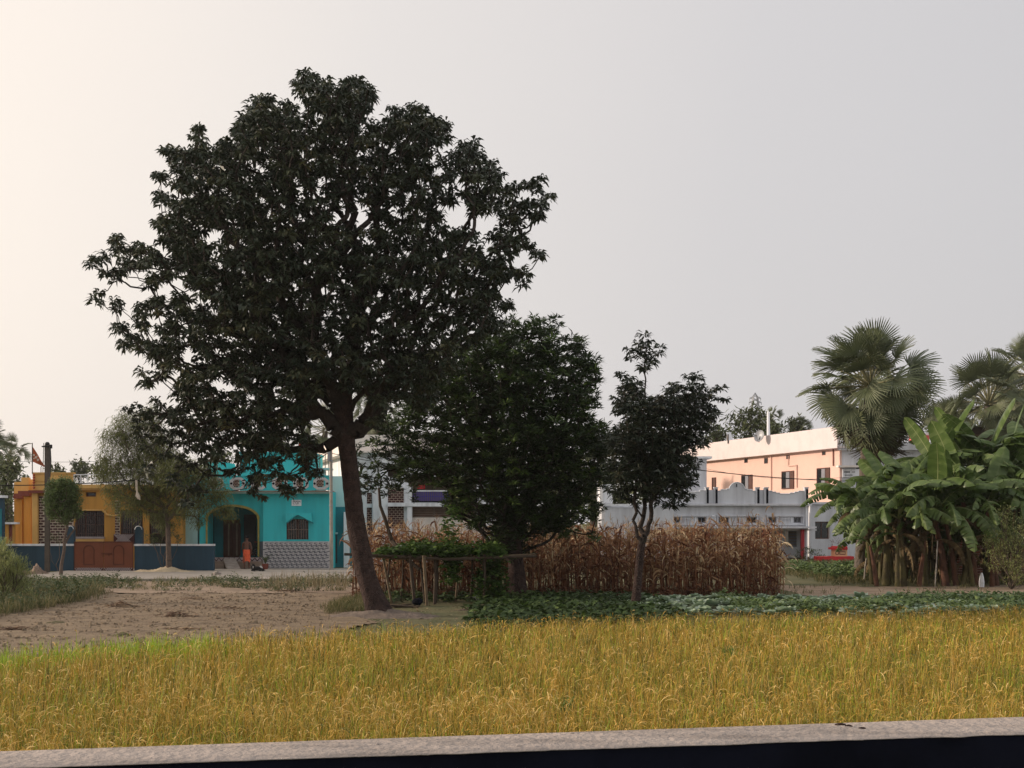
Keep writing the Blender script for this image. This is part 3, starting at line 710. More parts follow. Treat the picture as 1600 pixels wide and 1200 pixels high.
# ================================================================== GREY-WHITE BUILDING
def grey_building():
    D = 78.0
    t = thing('grey_building', (X(1150, D), D, 0), 'long grey-white single-storey building with stepped parapet and rounded crest behind the maize', 'building')
    mb = MB()
    wins = [(1052, 1063), (1090, 1103), (1123, 1139), (1166, 1182), (1201, 1213), (1240, 1252)]
    holes = [H(a, b, 808, 817, D) for a, b in wins]
    wall(mb, X(1051, D), X(1263, D), Z(827, D), Z(790, D), D, D + .22, holes)
    mb.box(X(1263, D) - .22, X(1263, D), D + .221, D + 8, 0, Z(790, D))
    mb.build('wall', m_grey, t)
    # lower wall, recessed under the slab
    mb = MB(); lw = [H(1064, 1100, 832, 850, D), H(1112, 1140, 832, 850, D), H(1160, 1190, 832, 850, D), H(1233, 1252, 830, 855, D), H(1206, 1222, 832, 855, D)]
    wall(mb, X(1051, D), X(1263, D), 0, Z(827, D), D + 1.2, D + 1.4, lw); mb.build('lower_wall', m_grey, t)
    for i, (a, b) in enumerate(((1064, 1100), (1112, 1140), (1160, 1190), (1206, 1222), (1233, 1252))):
        mb = MB(); mb.pbox(a - 1, b + 1, 830, 856, D, 1.3, 1.35); mb.build('shutter', m_tan if i < 3 else m_greyfr, t)
        for k in range(5): mb = MB(); mb.pbox(a, b, 832 + 4.5 * k, 833 + 4.5 * k, D, 1.26, 1.29); mb.build('shutter_slat', m_tan, t)
    mb = MB(); mb.pbox(1051, 1276, 822.5, 825.5, D, -.7, .0); mb.box(X(1051, D), X(1276, D), D + .001, D + 1.3, Z(827, D) - .08, Z(827, D) - .002); mb.build('sunshade_slab', m_grey, t)
    for (a, b) in ((1103, 1109), (1193, 1202), (1252, 1257)):
        mb = MB(); mb.pbox(a, b, 827.2, 874, D, -.3, -.02); mb.build('red_pillar', m_redd, t)
    mb = MB(); mb.pbox(1051, 1263, 872, 877, D, 1.15, 1.199); mb.build('red_plinth', m_maroon, t)
    # roof
    mb = MB(); mb.box(X(945, D), X(1263, D), D + .22, D + 9, Z(790, D) - .1, Z(790, D)); mb.build('roof', m_grey, t)
    mb = MB(); mb.pbox(1045, 1269, 787.4, 790, D, -.35, .22); mb.build('roof_moulding', m_grey, t)
    # window bands
    for (a, b) in ((1048, 1106), (1120, 1184), (1198, 1256)):
        mb = MB(); mb.pbox(a, b, 805, 807, D, -.12, -.001); mb.pbox(a, b, 818.5, 820.5, D, -.12, -.001); mb.pbox(b - 1.6, b, 807.1, 818.4, D, -.12, -.001); mb.pbox(a, a + 1.6, 807.1, 818.4, D, -.12, -.001); mb.build('window_band_frame', m_grey, t)
    for (a, b) in wins: window(t, D, a, b, 808, 817, m_greyfr, m_glass, depth=.12, fw=.05, div=2)
    for (a, b) in ((1066, 1087), (1142, 1163), (1216, 1237)):
        mb = MB(); mb.pbox(a, b, 808, 817, D, -.03, -.001); w = mb.build('openwork_panel', m_white, t)
        mb = MB(); r_ = 0
        for j in range(4):
            for i in range(9): mb.pbox(a + .5 + i * (b - a - 1) / 9, a + .5 + (i + .6) * (b - a - 1) / 9, 808.6 + j * 2.1, 809.8 + j * 2.1, D, -.05, -.031)
        mb.build('openwork_block', m_greyfr, w)
    for (a, b) in ((1109, 1118), (1187, 1196)):
        mb = MB(); mb.pbox(a, b, 805, 820, D, -.08, -.001); mb.pbox(a + 2.4, b - 2.4, 807.5, 820, D, -.12, -.081); mb.build('pilaster', m_grey, t)
    # stepped parapet
    s = D / F
    def steps(pts): return [(X(px, D), Z(py, D)) for px, py in pts]
    def curve_par(poly, name='parapet_panel'):
        mb = MB(); mb.prism(steps(poly), D - .1, D + .12); return mb.build(name, m_grey, t)
    sec1 = [(1048, 787.3), (1048, 771), (1066, 771), (1066, 770), (1076, 770), (1076, 769), (1086, 769), (1086, 768), (1093, 768), (1093, 766), (1101.5, 766), (1101.5, 787.3)]
    curve_par(sec1)
    semi = [(1151 - 12.5 * math.cos(q), 766 - 12.5 * math.sin(q)) for q in np.linspace(0, math.pi, 15)]
    sec2 = [(1121, 787.3), (1121, 767), (1126, 767), (1126, 765), (1135, 765), (1135, 763.5), (1138.5, 763.5)] + semi + [(1163.5, 763.5), (1167, 763.5), (1167, 765), (1175, 765), (1175, 767), (1180, 767), (1180, 787.3)]
    curve_par(sec2, 'crest_panel')
    sec3 = [(1200, 787.3), (1200, 767), (1206, 767), (1206, 768.5), (1212, 768.5), (1212, 770), (1218, 770), (1218, 771.5), (1234, 771.5), (1234, 770), (1241, 770), (1241, 768.5), (1247, 768.5), (1247, 767), (1256, 767), (1256, 787.3)]
    curve_par(sec3)
    for poly in (sec1, sec2, sec3):
        mb = MB(); pp = steps(poly)[1:-1]; mb.tube([(a, D - .12, z) for a, z in pp], .025, 4); mb.build('parapet_edging', m_white, t)
    for (a, b) in ((1101.7, 1107), (1115.5, 1120.8), (1180.2, 1186), (1193.5, 1199.8), (1256.2, 1262)):
        mb = MB(); mb.pbox(a, b, 762.5, 787.3, D, -.2, .15); pp = mb.build('parapet_post', m_grey, t)
        mb = MB(); mb.pbox(b - 3.6, b - .4, 764.5, 786.5, D, -.24, -.201); mb.build('black_strip', m_dark, pp)
        mb = MB(); mb.pbox(a - .6, b + .6, 761.3, 762.5, D, -.25, .2); mb.build('post_cap', m_grey, pp)
    for (a, b) in ((1107.2, 1115.3), (1186.2, 1193.3)):
        mb = MB(); mb.pbox(a, b, 765.5, 787.3, D, -.05, .1); mb.build('parapet_infill', m_grey, t)
    mb = MB(); mb.tube([P(1151, 756, D - .16), P(1151, 761, D - .16)], .03, 5); mb.build('crest_spout', m_dark, t)
    # left block, closer to the trees
    mb = MB(); mb.box(X(944, D), X(1050.8, D), D - .6, D + 6, 0, Z(790, D) - .11); mb.build('left_block', m_grey, t)
    mb = MB(); mb.pbox(943, 1051, 787.5, 790.5, D, -.75, -.605); mb.build('block_moulding', m_white, t)
    mb = MB(); mb.box(X(941, D), X(957, D), D - .4, D + 5, Z(787, D), Z(757, D)); mb.build('roof_hut', m_white, t)
    for (a, b) in ((1015, 1031),): window(t, D - .62, a, b, 828, 836, m_frame, m_glass, depth=.0)
    window(t, D - .62, 1050, 1050.7, 800, 801, m_greyfr, m_glass, depth=.0) if False else None
    # upper room
    mb = MB(); mb.box(X(1030, D), X(1110, D), D + 1.5, D + 6, Z(790, D) + .002, Z(716, D + 1.5)); mb.build('upper_room', m_grey, t)
    mb = MB(); mb.pbox(1024, 1112, 713.2, 716.5, D + 1.5, -.2, 4.6); mb.build('upper_slab', m_white, t)
    mb = MB(); mb.pbox(1030, 1083, 742.5, 745, D + 1.5, -.5, -.001); mb.build('upper_sunshade', m_white, t)
    mb = MB(); mb.pbox(1068, 1081, 746, 766, D + 1.5, -.03, -.001); mb.build('upper_niche', m_white, t)
    # drain pipe at the right end
    mb = MB(); mb.tube([P(1260, 790, D - .12), P(1260, 878, D - .12)], .05, 6); mb.build('drain_pipe', m_white, t)
    mb = MB(); mb.tube([P(1113, 806, D - .18), P(1117, 806.5, D - .2), P(1118, 812, D - .2), P(1118, 822, D - .2)], .04, 6); mb.build('drain_elbow', m_white, t)
    # satellite dish
grey_building()
def satellite_dish(px, py, r, D, zb, label, face, stand):
    c = P(px, py, D)
    t = thing('satellite_dish', (c.x, c.y, zb), label, 'satellite dish', 'satellite dishes on the roofs')
    face = Vector(face).normalized(); a = face.cross(Vector((0, 0, 1))).normalized(); b = a.cross(face)
    mb = MB(); rings = []
    for q in (0.02, .4, .75, 1): rings += [c - face * (1 - q * q) * r * .3 + (a * math.cos(w) + b * math.sin(w)) * r * q for w in np.linspace(0, 2 * math.pi, 16, endpoint=False)]
    rings += [v - face * .02 for v in rings]
    fs = []
    for g in (0, 64):
        for i in range(3):
            for k in range(16): fs.append((g + i * 16 + k, g + i * 16 + (k + 1) % 16, g + (i + 1) * 16 + (k + 1) % 16, g + (i + 1) * 16 + k))
    mb.add(rings, fs); mb.build('reflector', m_steel, t)
    mb = MB(); mb.tube([Vector((c.x, c.y, zb)), Vector((c.x, c.y, c.z - r * .5)), c - face * r * .3], .03, 6); mb.build('mast', m_poled, t)
    mb = MB(); mb.tube([c - b * r * .9, c + face * r * .7 - b * r * .2], .015, 4); mb.lathe(c + face * r * .7 - b * r * .2, [(.03, -.05), (.05, 0), (.03, .05)], 8); mb.build('feed_arm', m_poled, t)

# ================================================================== PEACH BUILDING
def peach_building():
    A = Vector((21.5, 84, 0)); B = Vector((12.6, 112, 0)); d = B - A; Ld = d.length; u = d / Ld; nrm = Vector((-u.y, u.x, 0))
    if nrm.x > 0: nrm = -nrm
    t = thing('peach_building', (A.x, A.y, 0), 'two-storey building with sunlit peach upper wall and pale parapet', 'building')
    def dep(px):   # distance along the wall at which the viewing ray through column px meets it
        k = (px - CX) / F
        return (A.x - k * A.y) / (k * u.y - u.x)
    def at(px, py, off=0):
        s = dep(px); q = A + u * s; return s, q.y, CZ - (py - HY) * q.y / F
    def slab(s0, s1, z0, z1, off, th):
        p, q = A + u * s0, A + u * s1
        vs = [p + nrm * off, q + nrm * off, q + nrm * (off - th), p + nrm * (off - th)]
        return [v + Vector((0, 0, z)) for z in (z0, z1) for v in vs], [(0, 1, 2, 3), (7, 6, 5, 4), (0, 4, 5, 1), (1, 5, 6, 2), (2, 6, 7, 3), (3, 7, 4, 0)]
    zl = Z(787, 84) ; zr = 7.2; zt = 8.6
    mb = MB(); mb.add(*slab(0, Ld, zl, zr, 0, .25)); mb.build('upper_wall', m_peach, t)
    mb = MB(); mb.add(*slab(0, Ld, 0, zl - .01, -.02, .25)); mb.build('lower_wall', m_grey, t)
    mb = MB(); mb.add(*slab(-.6, Ld, zr + .003, zt, .55, .15)); mb.build('roof_parapet', m_parpink, t)
    mb = MB(); mb.add(*slab(-.6, Ld, zr + .001, zr + .12, .54, 1.2)); mb.add([A, B, B + Vector((14, 0, 0)), A + Vector((14, 2, 0))] and [v + Vector((0, 0, zr + .06)) for v in (A, B, B + Vector((14, 0, 0)), A + Vector((14, 2, 0)))], [(0, 1, 2, 3)]); mb.build('roof', m_parpink, t)
    # chajja wedge at the foot of the peach wall near the corner
    mb = MB()
    p, q = A + u * -.3, A + u * 6
    vs = [p + Vector((0, 0, zl + .9)), q + Vector((0, 0, zl + .9)), p + nrm * .1 + Vector((0, 0, zl - .03)), q + nrm * .75 + Vector((0, 0, zl - .03)), p + Vector((0, 0, zl - .03)), q + Vector((0, 0, zl - .03)), ]
    mb.add(vs, [(0, 2, 3, 1), (2, 4, 5, 3), (1, 3, 5), (0, 4, 2)]); mb.build('sunshade', m_peach, t)
    wins = [(1113, 1119, 746, 766), (1159, 1176, 742, 767), (1222, 1241, 736, 764), (1277, 1297, 731, 761)]
    for (a, b, c, e_) in wins:
        s0, y0, _ = at(b, c); s1, y1, _ = at(a, c); ym = (y0 + y1) / 2; z1 = CZ - (c - HY) * ym / F; z0 = CZ - (e_ - HY) * ym / F
        mb = MB(); w = .07
        mb.add(*slab(s0, s1, z0, z0 + w, .06, .055)); mb.add(*slab(s0, s1, z1 - w, z1, .06, .055))
        mb.add(*slab(s0, s0 + w, z0 + w, z1 - w, .06, .055)); mb.add(*slab(s1 - w, s1, z0 + w, z1 - w, .06, .055))
        fr = mb.build('window', m_frame, t)
        n_ = 3 if b - a > 8 else 1
        for k in range(n_):
            mb = MB(); f0 = s0 + w + (s1 - s0 - 2 * w) * k / n_; f1 = s0 + w + (s1 - s0 - 2 * w) * (k + 1) / n_
            mb.add(*slab(f0 + .03, f1 - .03, z0 + w, z1 - w, .045 if k == 1 else .03, .026)); mb.build('shutter_leaf', [m_frame, m_greyfr, m_glass][k if n_ > 1 else 0], fr)
    for (a, b, c, e_) in ((1163, 1168.5, 716.5, 723), (1194, 1200, 715, 724), (1228.5, 1234, 711, 717), (1284.5, 1290, 705, 711)):
        s0, y0, z1 = at(b, c); s1, _, _ = at(a, c); z0 = CZ - (e_ - HY) * y0 / F
        mb = MB(); mb.add(*slab(s0, s1, z0, z1, .012, .01)); v = mb.build('vent', m_frame, t)
        mb = MB(); mb.add(*slab(s0 + .08, s1 - .08, z0 + .05, z1 - .05, .02, .007)); mb.build('vent_opening', m_glass, v)
    for (px, c, e_) in ((1206, 711, 766), (1246, 727, 762), (1303, 702, 728)):
        s0, y0, z1 = at(px, c); z0 = CZ - (e_ - HY) * y0 / F; q = A + u * s0 + nrm * .06
        mb = MB(); mb.tube([q + Vector((0, 0, z0)), q + Vector((0, 0, z1))], .04, 6)
        if px == 1246:
            s2, y2, _ = at(1233, 727); q2 = A + u * s2 + nrm * .06; mb.tube([q + Vector((0, 0, z1)), q2 + Vector((0, 0, z1)), q2 + Vector((0, 0, z1 + .7))], .04, 6)
        mb.build('drain_pipe', m_maroon if px == 1303 else m_peach, t)
    # shaded front wing to the right of the corner
    D = 84.0
    mb = MB(); x0, x1 = A.x + .02, X(1478, D)
    wall(mb, x0, x1, Z(787, D), Z(703, D), D + .05, D + .3, [H(1338, 1358, 723, 760, D), H(1400, 1425, 723, 760, D)]); wall(mb, X(1264, D), x1, 0, Z(787, D) - .012, D - .3, D - .05, [H(1272, 1295, 815, 842, D), H(1331, 1346, 812, 845, D), H(1385, 1405, 815, 845, D)])
    mb.box(x1 - .25, x1 - .002, D + .301, D + 9, 0, Z(703, D)); mb.build('front_wing', m_grey, t)
    mb = MB(); mb.box(X(1325, D), X(1478, D), D + .8, D + .9, 0, Z(704, D)); mb.build('inner_wall', m_interior, t)
    mb = MB(); mb.pbox(1313, 1480, 691, 703, D, -.45, .3); mb.build('wing_parapet', m_grey, t)
    mb = MB(); mb.pbox(1310, 1342, 727, 730, D, -.6, .04); mb.build('wing_sunshade', m_cream, t)
    mb = MB(); mb.pbox(1264, 1400, 784.5, 788, D, -.5, .04); mb.build('floor_ledge', m_grey, t)
    for (a, b) in ((1272, 1295), (1331, 1346)): window(t, D - .3, a, b, 815, 842, m_frame, m_glass, depth=.1, div=2)
    mb = MB(); mb.pbox(1316, 1342, 733, 746, D, -.1, .045); sg = mb.build('signboard', m_white, t)
    mb = MB(); r2 = random.Random(4); px = 1319
    for w_ in (2.6, 1.6, 1.6, 1.6): mb.tube([P(px, 738.5, D - .11), P(px + w_ * .3, 736.2, D - .11), P(px + w_ * .6, 738.8, D - .11), P(px + w_, 736.6, D - .11)], .018, 4); px += w_ + .5
    mb.tube([P(1331, 737.6, D - .11), P(1336, 737.4, D - .11)], .02, 4); mb.tube([P(1320, 742.3, D - .11), P(1332, 742.3, D - .11)], .025, 4)
    mb.build('sign_lettering', m_dark, sg)
peach_building()
satellite_dish(1186, 681, .45, 92, 8.1, 'wide satellite dish above the pale parapet of the peach building', (-.75, -.6, .3), 0)
satellite_dish(1152, 765, .5, 82, 4.2, 'dark rimmed dish peeping over the rounded crest of the grey building', (-.3, .5, .6), 0)
def roof_bits():
    D = 95.0
    t = thing('roof_column', (X(1201, D), D, 7.2), 'slim white post standing on the peach building roof', 'post')
    mb = MB(); mb.tube([Vector((X(1201, D), D, 7.2)), P(1200.5, 645, D), P(1200, 641, D)], [.15, .10, .02], 8); mb.build('shaft', m_white, t)
    t = thing('roof_panel', (X(1139, 98), 98, 8.2), 'small tilted white panel on the roof left of the dish', 'panel')
    mb = MB(); mb.obox(P(1140, 682, 98), (.2, .1, 0), (0, .03, .01), (-.08, 0, .32)); mb.build('panel_face', m_white, t)
    mb = MB(); mb.obox(P(1137, 686, 98), (.03, 0, 0), (0, .3, 0), (0, 0, .35)); mb.build('support', m_poled, t)
    D = 88
    t = thing('water_tank', (X(1440, D), D, Z(703, D)), 'pink and red water tank on the shaded wing roof', 'water tank')
    mb = MB(); mb.pbox(1428, 1452, 680, 702.5, D, 0, 1.1); mb.build('tank_wall', mat('pink_red_paint', (.55, .12, .11), .8, .15, 2), t)
    mb = MB(); mb.pbox(1426, 1454, 677, 680, D, -.1, 1.2); mb.build('tank_cover', m_parpink, t)
    mb = MB(); mb.pbox(1430, 1436, 685, 700, D, -.03, -.001); mb.build('pale_patch', m_parpink, t)
    t = thing('roof_box', (X(1303, 90), 90, 7.3), 'small pink box on the roof behind the palm fronds', 'box')
    mb = MB(); mb.pbox(1296, 1311, 687, 702, 90, 0, .7); mb.build('box_body', m_parpink, t)
    mb = MB(); mb.pbox(1295, 1312, 684.5, 687, 90, -.06, .76); mb.build('box_lid', m_maroon, t)
roof_bits()

def shrine():
    D = 74.0
    t = thing('tulsi_shrine', (X(1320, D), D, 0), 'red stepped platform with cream pedestal and bare shrub on top', 'shrine')
    mb = MB(); mb.pbox(1281, 1303, 870, 882, D, -.3, 1.2); mb.pbox(1303.2, 1336, 869.5, 882, D, .2, 1.5); mb.build('red_base', m_red, t)
    for px in (1287, 1292.5, 1298):
        mb = MB(); c = P(px, 876, D - .31); mb.lathe(c, [(.01, 0)] * 2, 4) if False else mb.tube([c, c + Vector((0, -.015, 0))], .09, 8); mb.build('base_medallion', m_maroon, t)
    mb = MB(); mb.pbox(1304, 1324, 859, 869.4, D, .3, 1.1); mb.build('pedestal', mat('buff_paint', (.70, .42, .24), .8, .1, 3), t)
    mb = MB(); mb.pbox(1302, 1326, 855.6, 859, D, .2, 1.2); mb.pbox(1304, 1324, 853.5, 855.5, D, .3, 1.1); mb.build('pedestal_rim', m_red, t)
    mb = MB(); c = P(1308, 864, D + .29); mb.tube([c + Vector((.1 * math.cos(a), 0, .1 * math.sin(a))) for a in np.linspace(0, 6.3, 9)], .02, 5); mb.tube([P(1312, 862, D + .28), P(1321, 862, D + .28), P(1321, 866, D + .28), P(1312, 866, D + .28), P(1312, 862, D + .28)], .02, 4); mb.build('pedestal_ornament', m_maroon, t)
shrine()

# ================================================================== POLES, WIRES, FLAGS
def pole1():
    D = 60.5
    t = thing('utility_pole', (X(74, D), D, 0), 'dark utility pole with iron crossarm in front of the yellow house', 'pole', 'utility poles')
    mb = MB(); mb.box(X(70.6, D), X(77.4, D), D - .09, D + .09, 0, Z(695, D)); mb.build('shaft', m_poled, t)
    mb = MB(); mb.pbox(67, 82, 697, 699, D, -.16, -.1); mb.pbox(80, 83, 695, 701, D, -.18, -.1); mb.build('crossarm', m_black, t)
    mb = MB(); mb.lathe(P(74, 694.5, D), [(.1, -.03), (.12, .03), (.08, .1), (.03, .12)], 10); mb.build('cap', m_black, t)
    mb = MB(); mb.tube([P(78.5, 700, D - .12), P(79.5, 720, D - .12), P(78, 745, D - .12)], .03, 5); mb.build('down_lead', m_black, t)
pole1()
def pole2():
    D = 63.0
    t = thing('utility_pole', (X(517.5, D), D, 0), 'slim pale concrete pole at the right corner of the turquoise house', 'pole', 'utility poles')
    mb = MB(); mb.tube([Vector((X(518, D), D, 0)), P(517, 693, D)], [.095, .07], 8); mb.build('shaft', m_pole, t)
    mb = MB(); mb.pbox(512.5, 516, 704, 720, D, -.2, -.05); mb.build('junction_box', m_steel, t)
    mb = MB()
    for zz in (720, 745, 768, 790): mb.lathe(P(517.3, zz, D), [(.1, -.03), (.1, .03)], 8)
    mb.build('pole_band', m_steel, t)
pole2()
def cable(a, b, sag, r, label, n=14):
    a, b = Vector(a), Vector(b)
    mb = MB(); pts = [a.lerp(b, i / n) - Vector((0, 0, sag * 4 * (i / n) * (1 - i / n))) for i in range(n + 1)]
    mb.tube(pts, r, 4)
    return mb.build('overhead_cable', m_black, None, label=label, cat='cable', group='overhead cables')
cable(P(-60, 757, 58), P(213, 750, 60), .12, .022, 'thick black cable crossing before the yellow house from the left edge')
cable(P(213, 750, 60), P(515, 706, 63), 1.2, .022, 'black cable from the yellow house to the pale concrete pole')
cable(P(517, 708, 63), P(960, 700, 64), .9, .016, 'cable running right from the pale pole behind the mango trees')
cable(P(960, 715, 66), P(1340, 752, 72), .25, .022, 'dark cable slanting across the peach building')
cable(P(1060, 722, 80), P(1330, 745, 78), .5, .009, 'thin upper wire crossing the peach building')
cable(P(-40, 718, 90), P(150, 721, 95), .1, .012, 'faint thin wire in the sky above the yellow house')
def rag():
    r = []
    mb = MB(); c = P(213, 750, 59.95)
    pts = [c, c + Vector((.01, 0, -.35)), c + Vector((.04, -.02, -.55)), c + Vector((.1, 0, -.8)), c + Vector((.17, 0, -.93))]
    mb.tube(pts, [.05, .06, .04, .09, .03], 6)
    mb.tube([c + Vector((.04, 0, -.5)), c + Vector((.0, 0, -.75)), c + Vector((.08, 0, -.9))], [.03, .05, .02], 5)
    mb.build('hanging_rag', m_mortar, None, label='pale knotted rag hanging from the black cable before the feathery tree', cat='rag')
rag()
def flag(px, py0, D, zb, label, poly, m_, mark):
    t = thing('flag', (X(px, D), D, zb), label, 'flag')
    mb = MB(); mb.tube([Vector((X(px, D), D, zb)), P(px, py0, D)], .025, 6); mb.build('flagpole', m_bamd, t)
    nU, nV = 8, 5
    A, B, C = [P(a, b, D) for a, b in poly]     # top at pole, bottom at pole, tip
    V = []; Fq = []
    for i in range(nU + 1):
        u_ = i / nU; a = A.lerp(C, u_); b = B.lerp(C, u_)
        for j in range(nV + 1):
            p = a.lerp(b, j / nV); V.append(p + Vector((0, .10 * math.sin(u_ * 7 + j * .5) * u_, 0)))
    for i in range(nU):
        for j in range(nV): k = i * (nV + 1) + j; Fq.append((k, k + 1, k + nV + 2, k + nV + 1))
    V2 = [v + Vector((0, .006, 0)) for v in V]; nn = len(V)
    mb = MB(); mb.add(V, Fq); mb.add(V2, [f[::-1] for f in Fq]); cl = mb.build('cloth', m_, t)
    if mark:
        mb = MB(); mid = (A * .40 + B * .25 + C * .35)
        for (dx, dz, r_) in ((-.12, .12, .05), (-.02, .0, .06), (.08, -.12, .06), (-.12, -.05, .035), (.04, .06, .03)): mb.tube([mid + Vector((dx, -.12, dz)), mid + Vector((dx, -.10, dz))], r_, 7)
        mb.build('flag_emblem', m_mortar, cl)
m_flag = mat('saffron_cloth', (.42, .11, .045), .9, .2, 3); m_flag2 = mat('red_cloth', (.75, .05, .03), .9, .15, 3)
flag(50.5, 692, 64.6, Z(741, 65), 'faded saffron pennant flying on the yellow house roof', ((50.5, 697), (50.5, 721), (72, 731)), m_flag, True)
flag(467, 676, 70.5, Z(708, 69), 'bright red cloth flag on the turquoise rooftop room', ((467, 679), (467, 697), (478, 702)), m_flag2, False)
def antenna():
    D = 65.5
    mb = MB(); mb.tube([P(64, 741, D), P(64, 730, D), P(66, 726, D)], .02, 5); mb.tube([P(67, 741, D), P(68.4, 692, D)], .018, 5)
    mb.build('thin_rod', m_bamd, None, label='two thin rods sticking up beside the dark utility pole', cat='rod')
antenna()
def pylon():
    D = 480.0
    t = thing('transmission_pylon', (X(1180, D), D, 0), 'distant lattice pylon rising above the green trees', 'pylon')
    mb = MB(); s = D / F
    zt = Z(614, D); c = X(1180, D)
    for sx in (-1, 1):
        for sy in (-1, 1): mb.tube([(c + sx * 5, D + sy * 5, 0), (c + sx * 1.3, D + sy * 1.3, Z(640, D)), (c + sx * .8, D + sy * .8, Z(620, D)), (c, D, zt)], .22, 4)
    z = Z(700, D); k = 0
    while z < Z(622, D):
        w = np.interp(z, [0, Z(640, D)], [5, 1.3]); z2 = z + max(2.2, w * 1.2); w2 = np.interp(z2, [0, Z(640, D)], [5, 1.3])
        mb.tube([(c - w, D - w, z), (c + w2, D - w2, z2)], .1, 3); mb.tube([(c + w, D - w, z), (c - w2, D - w2, z2)], .1, 3); z = z2
    mb.build('lattice_tower', m_steel, t)
    for py in (622, 628.5, 635):
        mb = MB(); zz = Z(py, D); L = (9.5 if py == 628.5 else 8.5) * s
        for sx in (-1, 1): mb.tube([(c, D, zz + .8), (c + sx * L, D, zz)], .14, 4); mb.tube([(c, D, zz - .6), (c + sx * L, D, zz)], .12, 4); mb.tube([(c + sx * L, D, zz), (c + sx * L, D, zz - 1)], .12, 4)
        mb.build('crossarm', m_steel, t)
pylon()

def haze():
    mb = MB(); mb.box(-760, 760, -30, 1180, -1.6, 62)
    m = bpy.data.materials.new('haze'); m.use_nodes = True; t = m.node_tree; t.nodes.clear()
    v = t.nodes.new('ShaderNodeVolumePrincipled'); o = t.nodes.new('ShaderNodeOutputMaterial')
    v.inputs['Color'].default_value = (.93, .91, .90, 1); v.inputs['Density'].default_value = HAZE; v.inputs['Anisotropy'].default_value = .3
    t.links.new(v.outputs[0], o.inputs['Volume'])
    mb.build('haze', m, None, kind='stuff')
if HAZE: haze()
# ================================================================== FOLIAGE MATERIALS
l_mango = leafmat('mango_leaf', [(0, (.018, .026, .015)), (.5, (.034, .046, .026)), (.85, (.070, .078, .040)), (1, (.13, .105, .045))], .5, .12, .35)
l_mango2 = leafmat('mango_leaf_green', [(0, (.013, .024, .008)), (.5, (.027, .050, .013)), (.85, (.065, .11, .022)), (1, (.15, .21, .04))], .5, .18, .35)
l_dark3 = leafmat('young_mango_leaf', [(0, (.018, .026, .016)), (.6, (.030, .042, .024)), (1, (.065, .055, .03))], .42, .15, .4)
l_wispy = leafmat('feathery_leaf', [(0, (.085, .10, .035)), (.6, (.16, .18, .06)), (1, (.28, .28, .11))], .7, .3, .2)
l_round = leafmat('topiary_leaf', [(0, (.06, .095, .03)), (.6, (.12, .18, .055)), (1, (.24, .29, .10))], .6, .2, .3)
l_palm = leafmat('palm_leaf', [(0, (.065, .085, .040)), (.6, (.12, .14, .065)), (.85, (.18, .19, .095)), (1, (.26, .22, .12))], .5, .15, .4)
l_palmdry = leafmat('dry_palm_leaf', [(0, (.05, .04, .03)), (1, (.12, .09, .06))], .8, .1, .2)
l_banana = leafmat('banana_leaf', [(0, (.045, .085, .016)), (.5, (.095, .15, .036)), (.85, (.19, .25, .09)), (1, (.34, .37, .17))], .42, .3, .45)
l_bandry = leafmat('dry_banana_leaf', [(0, (.06, .04, .02)), (.6, (.14, .10, .05)), (1, (.22, .17, .09))], .85, .2, .2)
l_corn = leafmat('dry_maize_leaf', [(0, (.085, .030, .018)), (.4, (.21, .088, .042)), (.72, (.37, .235, .12)), (1, (.66, .52, .33))], .75, .25, .25)
l_rice = leafmat('rice_blade', [(0, (.34, .46, .03)), (.02, (.05, .065, .015)), (.22, (.19, .20, .030)), (.45, (.43, .30, .045)), (.75, (.62, .35, .06)), (1, (.82, .58, .22))], .6, .16, .3)
l_ricegreen = leafmat('green_rice_blade', [(0, (.10, .19, .01)), (1, (.27, .36, .03))], .6, .35, .25)
l_grass = leafmat('wild_grass_blade', [(0, (.055, .07, .022)), (.5, (.12, .125, .05)), (1, (.30, .24, .13))], .7, .3, .2)
l_weed = leafmat('weed_leaf', [(0, (.035, .055, .02)), (.6, (.07, .10, .035)), (1, (.16, .17, .08))], .6, .25, .3)
l_cabb = leafmat('cabbage_leaf', [(0, (.10, .15, .07)), (.6, (.22, .30, .18)), (1, (.50, .58, .46))], .5, .2, .4)
l_vine = leafmat('vine_leaf', [(0, (.025, .055, .01)), (.6, (.06, .12, .02)), (1, (.18, .26, .06))], .55, .3, .3)
l_farg = leafmat('distant_leaf', [(0, (.055, .07, .035)), (.6, (.10, .12, .05)), (1, (.17, .18, .07))], .8, .1, .15)
l_bush = leafmat('pale_bush_leaf', [(0, (.17, .20, .07)), (.6, (.33, .36, .13)), (1, (.52, .52, .25))], .7, .3, .2)

